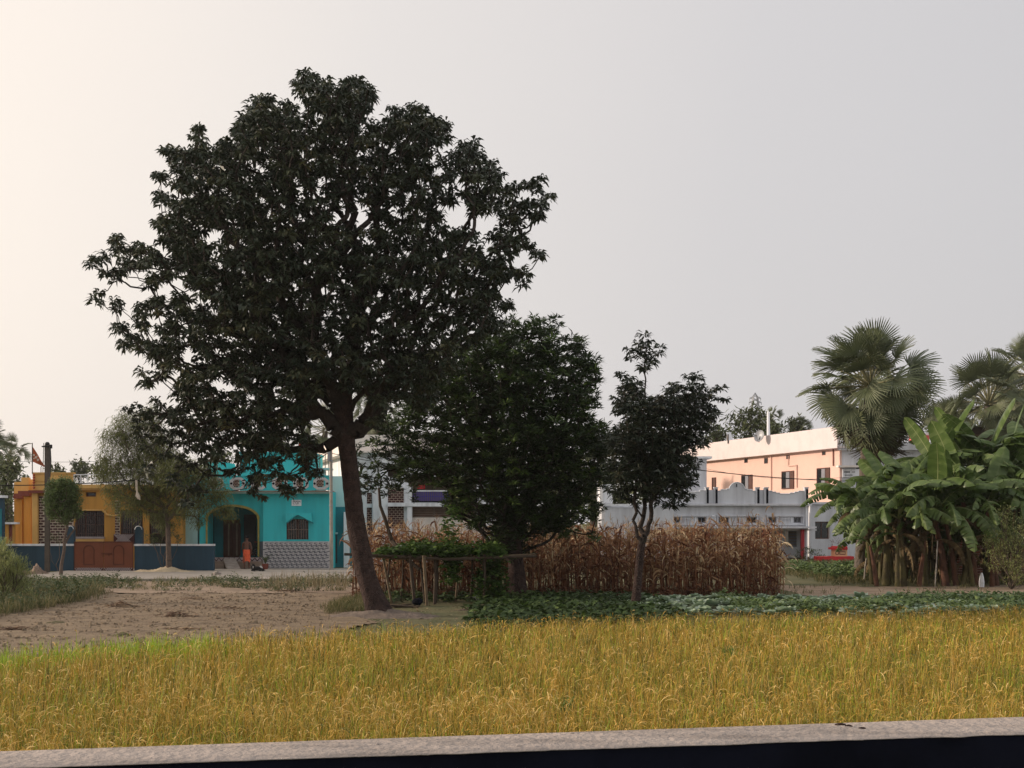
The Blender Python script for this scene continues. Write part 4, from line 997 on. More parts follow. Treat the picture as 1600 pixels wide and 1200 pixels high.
# ================================================================== RICE
def scatter(n, ya, yb, half=.43, marg=1.5):
    """random ground points inside the wedge seen from the parapet, plus a margin"""
    y = np.sqrt(rng.uniform(ya ** 2, yb ** 2, n * 2)); x = rng.uniform(-1, 1, n * 2) * (half * y + marg)
    return x[:n], y[:n]
def fbm(x, y, s=1.0, o=0.):
    return (np.sin(x * .9 * s + 1.7 * np.sin(y * .6 * s + o)) + np.sin(y * 1.1 * s + 1.3 * np.sin(x * .8 * s + 2 + o)) + .6 * np.sin(x * 2.3 * s - y * 1.9 * s + o)) / 2.6
def rice():
    parts = []
    bands = [(10.0, 15.5, 1900, 4, .0072), (15.5, 21.5, 1100, 4, .0092), (21.5, 34, 760, 3, .013)]
    for (ya, yb, dens, seg, w) in bands:
        area = .43 * (yb ** 2 - ya ** 2); n = int(dens * area * .42)
        # hills (tufts) then blades in each
        k = 8; nh = n // k
        hx, hy = scatter(nh, ya, yb)
        keep = hy < edge_y(hx) - .15; hx, hy = hx[keep], hy[keep]
        green = (hy > edge_y(hx) - 2.5 - .6 * np.sin(hx * 2)) & (hx < -5.6 + rng.normal(0, .6, len(hx)))
        hv = fbm(hx, hy, .8) * .07 + fbm(hx, hy, 2.9, 3) * .10 + rng.normal(0, .09, len(hx)) + .36 * np.clip(fbm(hx, hy, 2.1, 9) - .62, 0, 1) + rng.normal(0, .06, len(hx))
        hs = 1 + .08 * fbm(hx, hy, 2.6, 5) + rng.normal(0, .095, len(hx))
        base = np.stack([hx, hy, np.full(len(hx), -.40)], 1)
        b = np.repeat(base, k, 0); m = len(b); b[:, :2] += rng.normal(0, .055, (m, 2))
        hsr = np.repeat(hs, k); hvr = np.repeat(hv, k); g = np.repeat(green, k)
        az = rng.random(m) * 6.283
        kind = rng.random(m)
        lean = np.radians(rng.uniform(74, 90, m))
        # start the visible part above the shaded stems
        b[:, 2] += .22 - .16 * rng.random(m) ** 2
        L = rng.uniform(.42, .58, m) * hsr
        e1 = np.where(kind < .30, np.radians(rng.uniform(-60, 0, m)), np.radians(rng.uniform(45, 86, m)))
        t = np.clip(.46 + hvr + rng.normal(0, .23, m) - .26 * (kind > .70), 0, 1)
        parts.append(ribbon(b, az, lean, e1, L, w * rng.uniform(.7, 1.3, m), seg, 2.2, np.where(g, -1., t), prof=np.interp(np.linspace(0, 1, seg + 1), [0, .5, 1], [.8, 1, .12])))
        # ripe drooping panicles
        q = 1 if ya > 15 else 2; b2 = np.repeat(base, q, 0); m2 = len(b2); b2[:, :2] += rng.normal(0, .07, (m2, 2)); b2[:, 2] += rng.uniform(.56, .70, m2) * np.repeat(hs, q)
        ok = rng.random(m2) > .15 * np.repeat(green, q) * 5
        b2 = b2[ok]; m2 = len(b2); hv2 = np.repeat(hv, q)[ok]
        parts.append(ribbon(b2, rng.random(m2) * 6.283, np.radians(rng.uniform(45, 80, m2)), np.radians(rng.uniform(-90, 10, m2)), rng.uniform(.10, .19, m2), w * 1.1, seg, 1, np.clip(.66 + hv2 * 1.7 + rng.normal(0, .16, m2), 0.05, 1),
                            prof=np.interp(np.linspace(0, 1, seg + 1), [0, .4, .8, 1], [.3, 1, 1, .4])))
    V, Fq, T = merge(parts)
    me = npmesh('rice_crop', V, Fq, T); me.materials.append(l_rice)
    link('rice_crop', me, label='ripening golden rice standing across the whole foreground field', cat='rice', kind='stuff')
    # stray very green clumps and dark arching seed heads
    for i, (px, py, h) in ((0, (716, 1142, .20)), (3, (880, 1075, .18)), (5, (1140, 1000, .2))):
        D = 4000 / (py - HY) * 1.0; x = X(px, D)
        if D > edge_y(x): continue
        b = np.tile([0, 0, .45], (26, 1)) + rng.normal(0, .05, (26, 3)) * [1, 1, 0]
        V, Fq, T = ribbon(b, rng.random(26) * 6.283, np.radians(rng.uniform(65, 88, 26)), np.radians(rng.uniform(-10, 60, 26)), h + .1, .016, 4, 2, rng.random(26))
        me = npmesh('grass_clump', V, Fq, T); me.materials.append(leafmat('bright_weed', [(0, (.05, .13, .02)), (1, (.14, .26, .05))], .5, .3))
        o = link('grass_clump', me, kind='stuff', label=['fresh green clump at the parapet edge left of centre', 'green tuft in the rice under the second mango tree', 'green tuft at the parapet edge in the lower right', 'small green tuft in mid rice right of centre', 'green tuft far in the rice before the banana grove', 'green tuft far in the rice before the maize', 'green tuft in the rice near the left tree trunk'][i], cat='grass clump'); o.location = (x, D, -.40)
rice()

# ================================================================== MAIZE
def maize():
    xs_, ys_ = [], []
    y = 40.6
    while y < 50:
        xl = X(549, 40.6) - .1 + .1 * (y - 40.6); xr = X(1212, 41) + (y - 41) * .22 + rng.normal(0, .22)
        x = xl + rng.uniform(0, .2)
        while x < xr: xs_.append(x + rng.normal(0, .06)); ys_.append(y + rng.normal(0, .1)); x += rng.uniform(.17, .32) * (1 if y < 43 else 1.6)
        y += .42 if y < 43 else .7
    b = np.stack([xs_, ys_, np.zeros(len(xs_))], 1); n = len(b); parts = []
    h = np.clip(rng.normal(2.00, .23, n) + .16 * fbm(b[:, 0], b[:, 1], 1.3), 1.3, 2.75) * np.interp(b[:, 1], [40, 43], [.97, 1.02]) * np.interp(b[:, 0], [-5, 8.6], [.99, 1.02])
    az = rng.random(n) * 6.283; tb = np.clip(rng.normal(.42, .16, n), 0, 1)
    parts.append(ribbon(b, az, np.radians(rng.uniform(82, 89, n)), np.radians(rng.uniform(74, 90, n)), h, .035, 4, 1, tb * .7, prof=np.array([1, .9, .8, .6, .3])))
    parts.append(ribbon(b, az, np.radians(88), np.radians(rng.uniform(74, 90, n)), h, .035, 4, 1, tb * .7, roll=np.full(n, 1.57), prof=np.array([1, .9, .8, .6, .3])))
    k = 10
    hh = np.repeat(h, k); f = rng.uniform(.12, 1.0, n * k) ** .8; p = np.repeat(b, k, 0).copy(); p[:, 2] = hh * f * .96; p[:, :2] += rng.normal(0, .025, (n * k, 2))
    t = np.clip(np.repeat(tb, k) + rng.normal(0, .22, n * k) + .34 * (f - .5), 0, 1)  # lower leaves tinted darker: shade inside the stand put into the colour
    m = n * k
    droop = rng.random(m)
    parts.append(ribbon(p, rng.random(m) * 6.283, np.radians(rng.uniform(10, 75, m)), np.radians(np.where(droop < .8, rng.uniform(-100, -60, m), rng.uniform(0, 50, m))), rng.uniform(.32, .72, m) * np.where(f < .4, .8, 1), rng.uniform(.035, .08, m), 4, .8, t, roll=rng.normal(0, .8, m)))
    # tassels
    q = 4; p = np.repeat(b, q, 0).copy(); p[:, 2] = np.repeat(h, q) * .97; m = n * q
    parts.append(ribbon(p, rng.random(m) * 6.283, np.radians(rng.uniform(60, 88, m)), np.radians(rng.uniform(-40, 70, m)), rng.uniform(.15, .34, m), .016, 3, 1.4, np.clip(rng.normal(.75, .12, m), 0, 1)))
    # ears in dry husk
    m = n; p = b.copy(); p[:, 2] = h * rng.uniform(.4, .6, m)
    parts.append(ribbon(p, rng.random(m) * 6.283, np.radians(60), np.radians(rng.uniform(-30, 60, m)), .22, .06, 3, 1, np.clip(rng.normal(.75, .15, m), 0, 1), prof=np.array([.4, 1, .9, .1])))
    # loose litter of leaves at the foot
    m = 2500; p = np.stack([rng.uniform(-5, 8.5, m), rng.uniform(40.2, 41.4, m), rng.uniform(.02, .25, m)], 1)
    parts.append(ribbon(p, rng.random(m) * 6.283, np.radians(rng.uniform(-10, 80, m)), np.radians(rng.uniform(-60, 20, m)), rng.uniform(.2, .5, m), .04, 3, 1, rng.random(m) * .5))
    V, Fq, T = merge(parts); me = npmesh('maize_crop', V, Fq, T); me.materials.append(l_corn)
    link('maize_crop', me, label='dense stand of dry brown maize stalks behind the bean trellis', cat='maize', kind='stuff')
    # leaning single stalks standing out at the right end
    for i, (px, D, top) in enumerate(((1208, 40.9, 792), (1186, 41.2, 802), (1224, 41.5, 868), (1020, 40.8, 806))):
        hgt = Z(top, D); p = np.array([[0, 0, 0.]]); bb = [ribbon(p, 1.2, R(86), R(80), hgt, .035, 6, 1, .6, roll=0), ribbon(p, 1.2, R(86), R(80), hgt, .035, 6, 1, .6, roll=1.57)]
        zz = np.linspace(.3, hgt * .97, 12); pp = np.stack([0 * zz, 0 * zz, zz], 1)
        bb.append(ribbon(pp, rng.random(12) * 6.28, R(55), R(-80), rng.uniform(.35, .7, 12), .06, 5, 1, rng.uniform(.5, 1, 12)))
        V, Fq, T = merge(bb); me = npmesh('maize_stalk', V, Fq, T); me.materials.append(l_corn)
        o = link('maize_stalk', me, label=['tall curling dry maize stalk at the right end of the stand', 'second tall maize stalk just left of the right end', 'short bent stalk at the right foot of the maize', 'dry maize stalk rising right of the slim tree'][i], cat='maize stalk'); o.location = (X(px, D), D, 0)
maize()

# ================================================================== TREES GROWN FROM CROWN LOBES
def lobe_points(lobes, D, Rz, cx, cy, dens, dmin=.0, ysc=1.0, minn=4, minl=1):
    """points filling discs of the crown outline, spread in depth inside a rounded volume"""
    out = []
    for (px, py, r) in lobes:
        x0, z0 = X(px, D), Z(py, D); rm = r * D / F
        d = math.hypot(x0 - cx, z0 - cy); dep = math.sqrt(max(.25, Rz ** 2 - d * d)) * ysc
        n = max(minn, int(dens * rm ** 2)); layers = max(minl, int(round(dep / max(rm, .45) * .9)))
        for k in range(layers):
            yo = rng.uniform(-dep, dep) if layers == 1 else -dep + 2 * dep * (k + .5) / layers
            if layers == 1: yo *= .5
            v = rng.normal(0, 1, (n, 3)); v /= np.linalg.norm(v, axis=1)[:, None]; v *= rng.random(n)[:, None] ** .38
            y = D + yo + v[:, 1] * rm * .9
            x = (x0 + v[:, 0] * rm) * y / D if False else (x0 + v[:, 0] * rm); z = z0 + v[:, 2] * rm
            s = y / D; x = x * s; z = CZ + (z - CZ) * s      # the lobe outline holds at its own distance
            out.append(np.stack([x, y, z], 1))
    Pn = np.concatenate(out)
    if dmin:
        key = np.floor(Pn / dmin).astype(int); _, idx = np.unique(key, axis=0, return_index=True); Pn = Pn[idx]
    return Pn
def poisson(C, r):
    """thin a point cloud so that no two points lie closer than r"""
    C = C[rng.permutation(len(C))]; keep = []; alive = np.ones(len(C), bool)
    for i in range(len(C)):
        if not alive[i]: continue
        keep.append(i); d = ((C - C[i]) ** 2).sum(1); alive &= (d > r * r * rng.uniform(.7, 1.4))
    return C[keep]
def tufts(C, n, L, W, spread, e0=(-30, 80), e1=(-100, -35), outw=None):
    """rounded clusters of leaves: leaves leave the twig end all round and hang over"""
    k = len(C); s = np.repeat(rng.uniform(.72, 1.18, k), n); c = np.repeat(C, n, 0); m = k * n
    u = rng.normal(0, 1, (m, 3)); u /= np.linalg.norm(u, axis=1)[:, None]; c = c + u * (spread * s * rng.random(m) ** .5)[:, None]
    az = np.arctan2(u[:, 1], u[:, 0]) + rng.normal(0, .5, m)
    t = np.clip(np.repeat(rng.random(k) ** 1.3, n) * .62 + rng.random(m) * .38, 0, 1)
    return ribbon(c, az, np.radians(rng.uniform(*e0, m)), np.radians(rng.uniform(*e1, m)), L * s * rng.uniform(.65, 1.2, m), W * rng.uniform(.75, 1.2, m), 2, 1, t, prof=np.array([.3, 1, .08]), roll=rng.normal(0, .6, m))
def grow(limbs, pts, bf=.35, droop=.0):
    """join points to limbs with a balanced spanning tree -> list of nodes, parents, child counts"""
    nodes = [np.array(p, float) for p in limbs['pts']]; par = list(limbs['par']); plen = list(limbs['len'])
    n = len(pts); best = np.full(n, 1e9); bi = np.zeros(n, int); done = np.zeros(n, bool)
    NP = np.array(nodes)
    for i in range(len(NP)):
        c = np.linalg.norm(pts - NP[i], axis=1) + bf * plen[i]; u = c < best; best[u] = c[u]; bi[u] = i
    order = []
    for _ in range(n):
        j = int(np.argmin(np.where(done, 1e9, best))); done[j] = True
        dist = np.linalg.norm(pts[j] - nodes[bi[j]]); nodes.append(pts[j]); par.append(int(bi[j])); plen.append(plen[bi[j]] + dist); k = len(nodes) - 1
        c = np.linalg.norm(pts - pts[j], axis=1) + bf * plen[k]; u = (~done) & (c < best); best[u] = c[u]; bi[u] = k
    nodes = np.array(nodes); par = np.array(par); cnt = np.ones(len(nodes))
    for k in range(len(nodes) - 1, 0, -1):
        if par[k] >= 0: cnt[par[k]] += cnt[k]
    return nodes, par, cnt
def limb_set(*chains):
    """each chain: (index of the node it leaves or -1, [points]); returns node arrays"""
    pts, par, ln, idx = [], [], [], []
    for start, ch in chains:
        prev = idx[start[0]][start[1]] if isinstance(start, tuple) else start
        ids = []
        for p in ch:
            p = np.array(p, float); pts.append(p); par.append(prev); ln.append(0 if prev < 0 else ln[prev] + np.linalg.norm(p - pts[prev])); prev = len(pts) - 1; ids.append(prev)
        idx.append(ids)
    return dict(pts=pts, par=par, len=ln, idx=idx)
def branch_mesh(name, nodes, par, rad, origin, skip=0, nsides=5):
    """tapered tubes for every parent-child edge"""
    ch = [k for k in range(len(nodes)) if par[k] >= 0 and k >= skip]; k = np.array(ch); a = nodes[par[k]]; b = nodes[k]
    ra = np.minimum(rad[par[k]], rad[k] * 1.6)[:, None, None]; rb = rad[k][:, None, None]
    ra, rb = ra.ravel(), rb.ravel(); long_ = np.linalg.norm(b - a, axis=1) > .5
    if long_.any():        # long shoots wander a little instead of running straight
        A_, B_, RA, RB = [a[~long_]], [b[~long_]], [ra[~long_]], [rb[~long_]]
        a2, b2, r0, r1 = a[long_], b[long_], ra[long_], rb[long_]; ll = np.linalg.norm(b2 - a2, axis=1)[:, None]; prev, pr = a2, r0
        for q_ in (.25, .5, .75, 1.):
            nx_ = a2 + (b2 - a2) * q_ + (rng.normal(0, .045, a2.shape) * ll + np.array([0, 0, -.10]) * ll * math.sin(math.pi * q_) if q_ < 1 else 0); rr_ = r0 + (r1 - r0) * q_
            A_.append(prev); B_.append(nx_); RA.append(pr); RB.append(rr_); prev, pr = nx_, rr_
        a, b, ra, rb = np.concatenate(A_), np.concatenate(B_), np.concatenate(RA), np.concatenate(RB)
    ra, rb = ra[:, None, None], rb[:, None, None]; k = a
    d = b - a; ln = np.linalg.norm(d, axis=1, keepdims=True) + 1e-9; d = d / ln
    up = np.where(np.abs(d[:, 2:3]) < .9, np.array([[0, 0, 1.]]), np.array([[0, 1., 0]])); u = np.cross(d, up); u /= np.linalg.norm(u, axis=1, keepdims=True) + 1e-9; v = np.cross(d, u)
    q = np.linspace(0, 2 * np.pi, nsides, endpoint=False); ring = np.cos(q)[None, :, None] * u[:, None, :] + np.sin(q)[None, :, None] * v[:, None, :]
    V = np.concatenate([a[:, None] + ring * ra, b[:, None] + ring * rb], 1).reshape(-1, 3) - np.array(origin)
    i = np.arange(nsides); fq = np.stack([i, (i + 1) % nsides, (i + 1) % nsides + nsides, i + nsides], 1)
    Fq = (np.arange(len(k))[:, None, None] * 2 * nsides + fq[None]).reshape(-1, 4)
    return npmesh(name, V, Fq, smooth=True)
def trunk_tube(name, chain, radii, origin, m, parent, n=18, lump=.06, flare=0):
    """curved trunk with uneven surface, resampled along a smooth path"""
    ch = np.array(chain, float); s = np.r_[0, np.cumsum(np.linalg.norm(np.diff(ch, axis=0), axis=1))]
    S = np.linspace(0, s[-1], max(6, int(s[-1] / .12)))
    pts = np.stack([np.interp(S, s, ch[:, i]) for i in range(3)], 1)
    for _ in range(3): pts[1:-1] = (pts[:-2] + pts[1:-1] * 2 + pts[2:]) / 4
    rr = np.interp(S, s, radii); V = []
    q = np.linspace(0, 2 * np.pi, n, endpoint=False)
    for i, p in enumerate(pts):
        h = S[i]; f = 1 + lump * (np.sin(q * 3 + h * 1.3) * .5 + np.sin(q * 5 - h * 2.1) * .35 + np.sin(q * 8 + h * 4) * .2 + rng.normal(0, .25, n)) + flare * np.exp(-h / .35) * (1 + .5 * np.sin(q * 5 + 1))
        V.append(np.stack([p[0] + rr[i] * f * np.cos(q), p[1] + rr[i] * f * np.sin(q), np.full(n, p[2])], 1))
    V = np.concatenate(V) - np.array(origin); k = len(pts)
    i, j = np.meshgrid(np.arange(k - 1), np.arange(n)); a = (i * n + j).ravel(); b = (i * n + (j + 1) % n).ravel()
    me = npmesh(name, V, np.stack([a, b, b + n, a + n], 1), smooth=True); me.materials.append(m)
    return link(name, me, None, parent)

def pv(px, py, D): return (X(px, D), D, Z(py, D))
def big_mango():
    D = 32.6
    t = thing('mango_tree', (X(592, D), D, 0), 'tallest tree, huge dark mango with thick leaning trunk at the rice edge', 'tree')
    lobes = [(525, 172, 46), (482, 135, 20), (505, 150, 26), (556, 150, 30), (430, 188, 36), (400, 200, 30), (392, 222, 34), (412, 168, 18), (648, 205, 40), (680, 205, 22), (620, 190, 22), (312, 208, 12), (308, 232, 16), (345, 262, 40), (285, 245, 18), (262, 240, 10), (300, 275, 34), (247, 274, 9), (256, 308, 13),
             (560, 250, 75), (470, 235, 55), (728, 258, 28), (735, 232, 14), (758, 300, 38), (765, 262, 12), (812, 292, 16), (838, 292, 14), (852, 308, 10), (835, 330, 18), (800, 330, 24), (640, 300, 75), (450, 320, 80), (360, 320, 50), (300, 335, 38), (258, 345, 13), (268, 372, 16), (820, 378, 14), (790, 375, 26), (838, 396, 8), (812, 432, 12), (775, 420, 26),
             (185, 382, 15), (158, 402, 13), (205, 402, 20), (145, 410, 9), (178, 430, 15), (152, 464, 11), (182, 478, 12), (232, 400, 22), (262, 420, 18), (240, 440, 10), (300, 400, 28), (320, 440, 30), (250, 478, 15), (225, 486, 11), (280, 480, 22), (188, 508, 8), (203, 522, 10), (196, 538, 8), (222, 510, 8),
             (400, 410, 65), (510, 420, 85), (630, 415, 85), (715, 405, 50), (750, 460, 30), (380, 480, 50), (320, 510, 34), (268, 520, 20), (235, 545, 17), (265, 550, 22), (228, 590, 12), (250, 580, 14), (430, 530, 75), (540, 520, 75), (640, 520, 70), (720, 500, 45), (768, 500, 24), (790, 480, 12), (340, 560, 34), (300, 590, 24), (320, 625, 28), (290, 618, 16),
             (400, 590, 44), (470, 600, 40), (560, 580, 36), (640, 575, 38), (690, 560, 30), (380, 640, 30), (250, 640, 25), (222, 660, 14), (290, 655, 28), (340, 665, 30), (245, 690, 22), (275, 715, 24), (310, 735, 20), (300, 770, 14), (330, 700, 24), (220, 690, 10), (380, 700, 22), (395, 740, 14), (405, 770, 12), (365, 735, 14), (430, 680, 22), (420, 710, 16), (440, 735, 15), (455, 770, 11), (447, 755, 10), (475, 690, 12), (468, 740, 9), (410, 640, 24), (460, 650, 22), (500, 560, 40), (600, 620, 22), (585, 655, 12), (480, 735, 8), (228, 662, 22), (262, 684, 26), (300, 702, 26), (332, 738, 16), (285, 742, 20), (308, 760, 12), (410, 664, 28), (392, 694, 22), (440, 702, 18), (415, 732, 17), (400, 756, 14), (452, 760, 12), (482, 704, 13), (490, 738, 12), (474, 722, 10), (345, 640, 26), (445, 640, 24), (214, 650, 18), (240, 704, 22), (266, 726, 22), (292, 780, 10), (330, 700, 26), (352, 738, 16), (345, 690, 24), (320, 722, 22), (256, 656, 28), (300, 650, 30), (235, 735, 12), (620, 600, 26), (655, 610, 26)]
    cx, cz = X(500, D), Z(400, D)
    C = poisson(lobe_points(lobes, D, 6.0, cx, cz, 200, .0, .58, 24, 2), .345)
    L = limb_set((-1, [pv(594, 962, D), pv(572, 900, D), pv(556, 820, D), pv(548, 740, D), pv(540, 680, D), pv(535, 640, D)]),
                 ((0, 5), [pv(540, 590, D), pv(552, 520, D + .3), pv(560, 430, D + .5), pv(556, 330, D + .3), pv(545, 240, D)]),
                 ((0, 5), [pv(518, 600, D - .3), pv(490, 540, D - .8), pv(440, 470, D - 1.2), pv(390, 400, D - 1.2), pv(340, 330, D - .8)]),
                 ((0, 5), [pv(505, 612, D + .5), pv(470, 560, D + 1.2), pv(420, 500, D + 2), pv(330, 450, D + 2.2)]),
                 ((0, 4), [pv(505, 645, D - .2), pv(450, 640, D - .6), pv(390, 650, D - .9), pv(320, 660, D - .8)]),
                 ((1, 0), [pv(580, 560, D - .6), pv(630, 500, D - 1.4), pv(690, 430, D - 2), pv(740, 360, D - 2)]),
                 ((1, 1), [pv(600, 470, D + 1), pv(650, 400, D + 1.8), pv(680, 310, D + 2)]),
                 ((2, 3), [pv(300, 450, D - 1.2), pv(240, 425, D - .9), pv(190, 410, D - .6)]),
                 ((0, 5), [pv(575, 605, D), pv(600, 580, D)]),
                 ((1, 2), [pv(520, 350, D - 1.6), pv(480, 270, D - 2)]))
    for i in range(4): L['len'][i] += 60
    nodes, par, cnt = grow(L, C, .30)
    rad = .0085 * cnt ** .50; rad = np.minimum(rad, .17)
    nl = len(L['pts']); fix = {0: [.30, .27, .24, .22, .24, .24]}
    for i in range(6): rad[i] = fix[0][i]
    me = branch_mesh('limb', nodes, par, rad, t.location, skip=6, nsides=6); me.materials.append(m_barkd); link('limbs', me, None, t)
    trunk_tube('trunk', L['pts'][:6] + [pv(536, 615, D)], [.29, .255, .235, .215, .225, .25, .22], t.location, m_bark, t, 28, .07, .35)
    tips = nodes[nl:]; leafy = tips
    V, Fq, T = tufts(leafy, 34, .215, .066, .11)
    me = npmesh('crown', shift(V, t), Fq, T); me.materials.append(l_mango); link('crown', me, None, t, kind='stuff')
    return len(C)
print('mango rosettes', big_mango())

def second_mango():
    D = 40.0
    t = thing('mango_tree', (X(808, D), D, 0), 'medium dark green bushy mango tree rising behind the bean trellis', 'tree')
    lobes = [(835, 515, 20), (862, 505, 14), (800, 520, 26), (770, 540, 30), (850, 545, 34), (900, 545, 20), (915, 575, 20), (925, 600, 14), (735, 575, 36), (700, 590, 26), (800, 590, 60), (870, 600, 50), (905, 630, 30), (670, 610, 26), (650, 640, 22), (720, 650, 60), (790, 670, 70), (870, 680, 60), (920, 680, 30), (940, 700, 22), (930, 740, 24),
             (640, 680, 30), (615, 700, 24), (590, 715, 18), (650, 730, 34), (610, 745, 22), (580, 750, 14), (690, 720, 45), (740, 740, 50), (720, 785, 26), (750, 810, 22), (800, 750, 60), (870, 750, 55), (840, 800, 40), (900, 790, 34), (930, 800, 14), (925, 840, 12), (800, 820, 36), (780, 850, 20), (815, 860, 18), (880, 820, 22), (570, 765, 10), (560, 700, 12), (640, 775, 10), (620, 770, 8), (580, 735, 20), (570, 755, 14), (590, 700, 20), (605, 670, 22), (560, 730, 12), (552, 758, 8), (640, 650, 24), (600, 760, 14), (620, 740, 22)]
    C = poisson(lobe_points(lobes, D, 3.6, X(800, D), Z(680, D), 170, .0, .8), .235)
    L = limb_set((-1, [pv(808, 935, D), pv(806, 880, D), pv(797, 820, D), pv(796, 780, D)]),
                 ((0, 3), [pv(800, 720, D), pv(810, 640, D), pv(830, 560, D)]), ((0, 3), [pv(770, 740, D - .4), pv(730, 680, D - .8), pv(700, 630, D - .8)]),
                 ((0, 3), [pv(830, 750, D + .3), pv(870, 700, D + .5), pv(900, 620, D + .4)]), ((0, 2), [pv(760, 790, D + .5), pv(690, 740, D + 1), pv(620, 710, D + 1)]), ((0, 2), [pv(850, 800, D - .8), pv(890, 780, D - 1)]))
    nodes, par, cnt = grow(L, C, .3); rad = np.minimum(.0065 * cnt ** .5, .12)
    me = branch_mesh('limb', nodes, par, rad, t.location, skip=4, nsides=5); me.materials.append(m_barkd); link('limbs', me, None, t)
    trunk_tube('trunk', L['pts'][:4], [.30, .25, .24, .22], t.location, m_bark, t, 16, .08, .3)
    V, Fq, T = tufts(nodes[len(L['pts']):], 30, .235, .050, .10, (-20, 85), (-55, 35))
    me = npmesh('crown', shift(V, t), Fq, T); me.materials.append(l_mango2); link('crown', me, None, t, kind='stuff')
    print('second rosettes', len(C))
second_mango()

def slim_tree():
    D = 35.6
    t = thing('slim_tree', (X(992, D), D, 0), 'slim young mango tree with forked trunk rising before the maize', 'tree')
    lobes = [(1008, 525, 10), (1005, 545, 16), (1030, 548, 12), (990, 552, 10), (1010, 568, 15), (975, 585, 12), (985, 610, 18), (972, 635, 16), (1000, 640, 24), (1030, 640, 20), (1052, 612, 12), (1050, 640, 18), (1082, 590, 12), (1085, 620, 22), (1115, 615, 16), (1130, 620, 9), (1100, 650, 24), (1070, 665, 30), (1010, 680, 40), (975, 690, 26), (1090, 690, 16), (1050, 705, 34), (990, 730, 34), (1030, 745, 38), (1065, 740, 24), (965, 760, 20), (985, 775, 18), (1060, 770, 20), (1040, 785, 14), (1015, 775, 16), (1075, 720, 14), (960, 725, 14)]
    C = poisson(lobe_points(lobes, D, 1.9, X(1020, D), Z(680, D), 300, .0, .8), .20)
    L = limb_set((-1, [pv(992, 955, D), pv(997, 900, D), pv(1002, 850, D)]), ((0, 2), [pv(993, 820, D), pv(992, 770, D), pv(990, 700, D), pv(1008, 620, D), pv(1008, 560, D)]), ((0, 2), [pv(1013, 820, D - .1), pv(1022, 775, D - .2), pv(1050, 720, D - .3), pv(1080, 650, D - .3)]), ((0, 2), [pv(1005, 810, D + .2), pv(1008, 770, D + .3), pv(1020, 700, D + .3)]))
    nodes, par, cnt = grow(L, C, .3); rad = np.minimum(.0045 * cnt ** .5, .06)
    for i, r_ in enumerate((.14, .13, .12)): rad[i] = r_
    me = branch_mesh('limb', nodes, par, rad, t.location, skip=3, nsides=6); me.materials.append(m_barkd); link('limbs', me, None, t)
    trunk_tube('trunk', L['pts'][:3], [.13, .115, .11], t.location, m_bark, t, 14, .06, .15)
    V, Fq, T = tufts(nodes[len(L['pts']):], 26, .23, .058, .09, (-20, 75), (-90, -20))
    me = npmesh('crown', shift(V, t), Fq, T); me.materials.append(l_dark3); link('crown', me, None, t, kind='stuff')
slim_tree()

def generic_tree(name, D, base, lobes, label, lm, trunk, radii, leaf, n, dens, e0, e1, bark, Rz=2.0, dmin=.2, seg=2, spread=.08, cat='tree', group=None, rt=.007, zb=0.):
    t = thing(name, (X(base[0], D), D, zb), label, cat, group)
    c = np.mean([(a, b) for a, b, _ in lobes], 0)
    C = lobe_points(lobes, D, Rz, X(c[0], D), Z(c[1], D), dens, dmin, .8)
    L = limb_set((-1, [pv(a, b, D) for a, b in trunk])); nodes, par, cnt = grow(L, C, .35); rad = np.minimum(rt * cnt ** .5, radii[-1])
    nt_ = len(trunk); rad[:nt_] = radii
    me = branch_mesh('limb', nodes, par, rad, t.location, skip=nt_, nsides=4); me.materials.append(bark); link('limbs', me, None, t)
    trunk_tube('trunk', L['pts'], radii, t.location, bark, t, 10, .06, .1)
    V, Fq, T = rosettes(nodes[nt_:], n, leaf[0], leaf[1], e0, e1, seg, spread)
    me = npmesh('crown', shift(V, t), Fq, T); me.materials.append(lm); link('crown', me, None, t, kind='stuff')
    return t
generic_tree('feathery_tree', 60.8, (264, 893), [(200, 665, 26), (235, 655, 22), (180, 690, 22), (165, 715, 12), (215, 700, 34), (250, 700, 34), (160, 740, 12), (190, 740, 30), (230, 745, 36), (270, 740, 30), (305, 745, 26), (330, 755, 22), (200, 785, 26), (245, 785, 32), (290, 785, 28), (325, 790, 18), (260, 812, 18), (345, 775, 16), (175, 770, 14), (355, 800, 14), (310, 815, 10)],
             'feathery drooping olive tree between the yellow and turquoise houses', l_wispy, [(264, 893), (263, 850), (262, 815), (255, 790)], [.14, .12, .11, .09], (.40, .026), 16, 130, (-10, 70), (-100, -60), m_bark2, 2.2, .15, 3, .14, rt=.0045)
generic_tree('topiary_tree', 57.0, (95, 900), [(98, 770, 24), (82, 782, 14), (116, 782, 14), (98, 798, 22), (85, 765, 14), (112, 765, 14), (100, 757, 12), (120, 800, 10), (80, 800, 10)],
             'small round-headed clipped tree with crooked trunk before the blue wall', l_round, [(95, 900), (96, 880), (101, 858), (100, 840), (106, 826), (102, 812)], [.085, .075, .07, .06, .055, .05], (.11, .042), 22, 420, (-40, 80), (-80, 50), m_bark2, .8, .07, 2, .07, rt=.004)
tt = MB(); tt.tube([P(101, 850, 57), P(108, 838, 57), P(117, 826, 57), P(118, 816, 57)], [.05, .045, .04, .03], 6); tt.build('side_branch', m_bark2, bpy.data.objects['topiary_tree'])

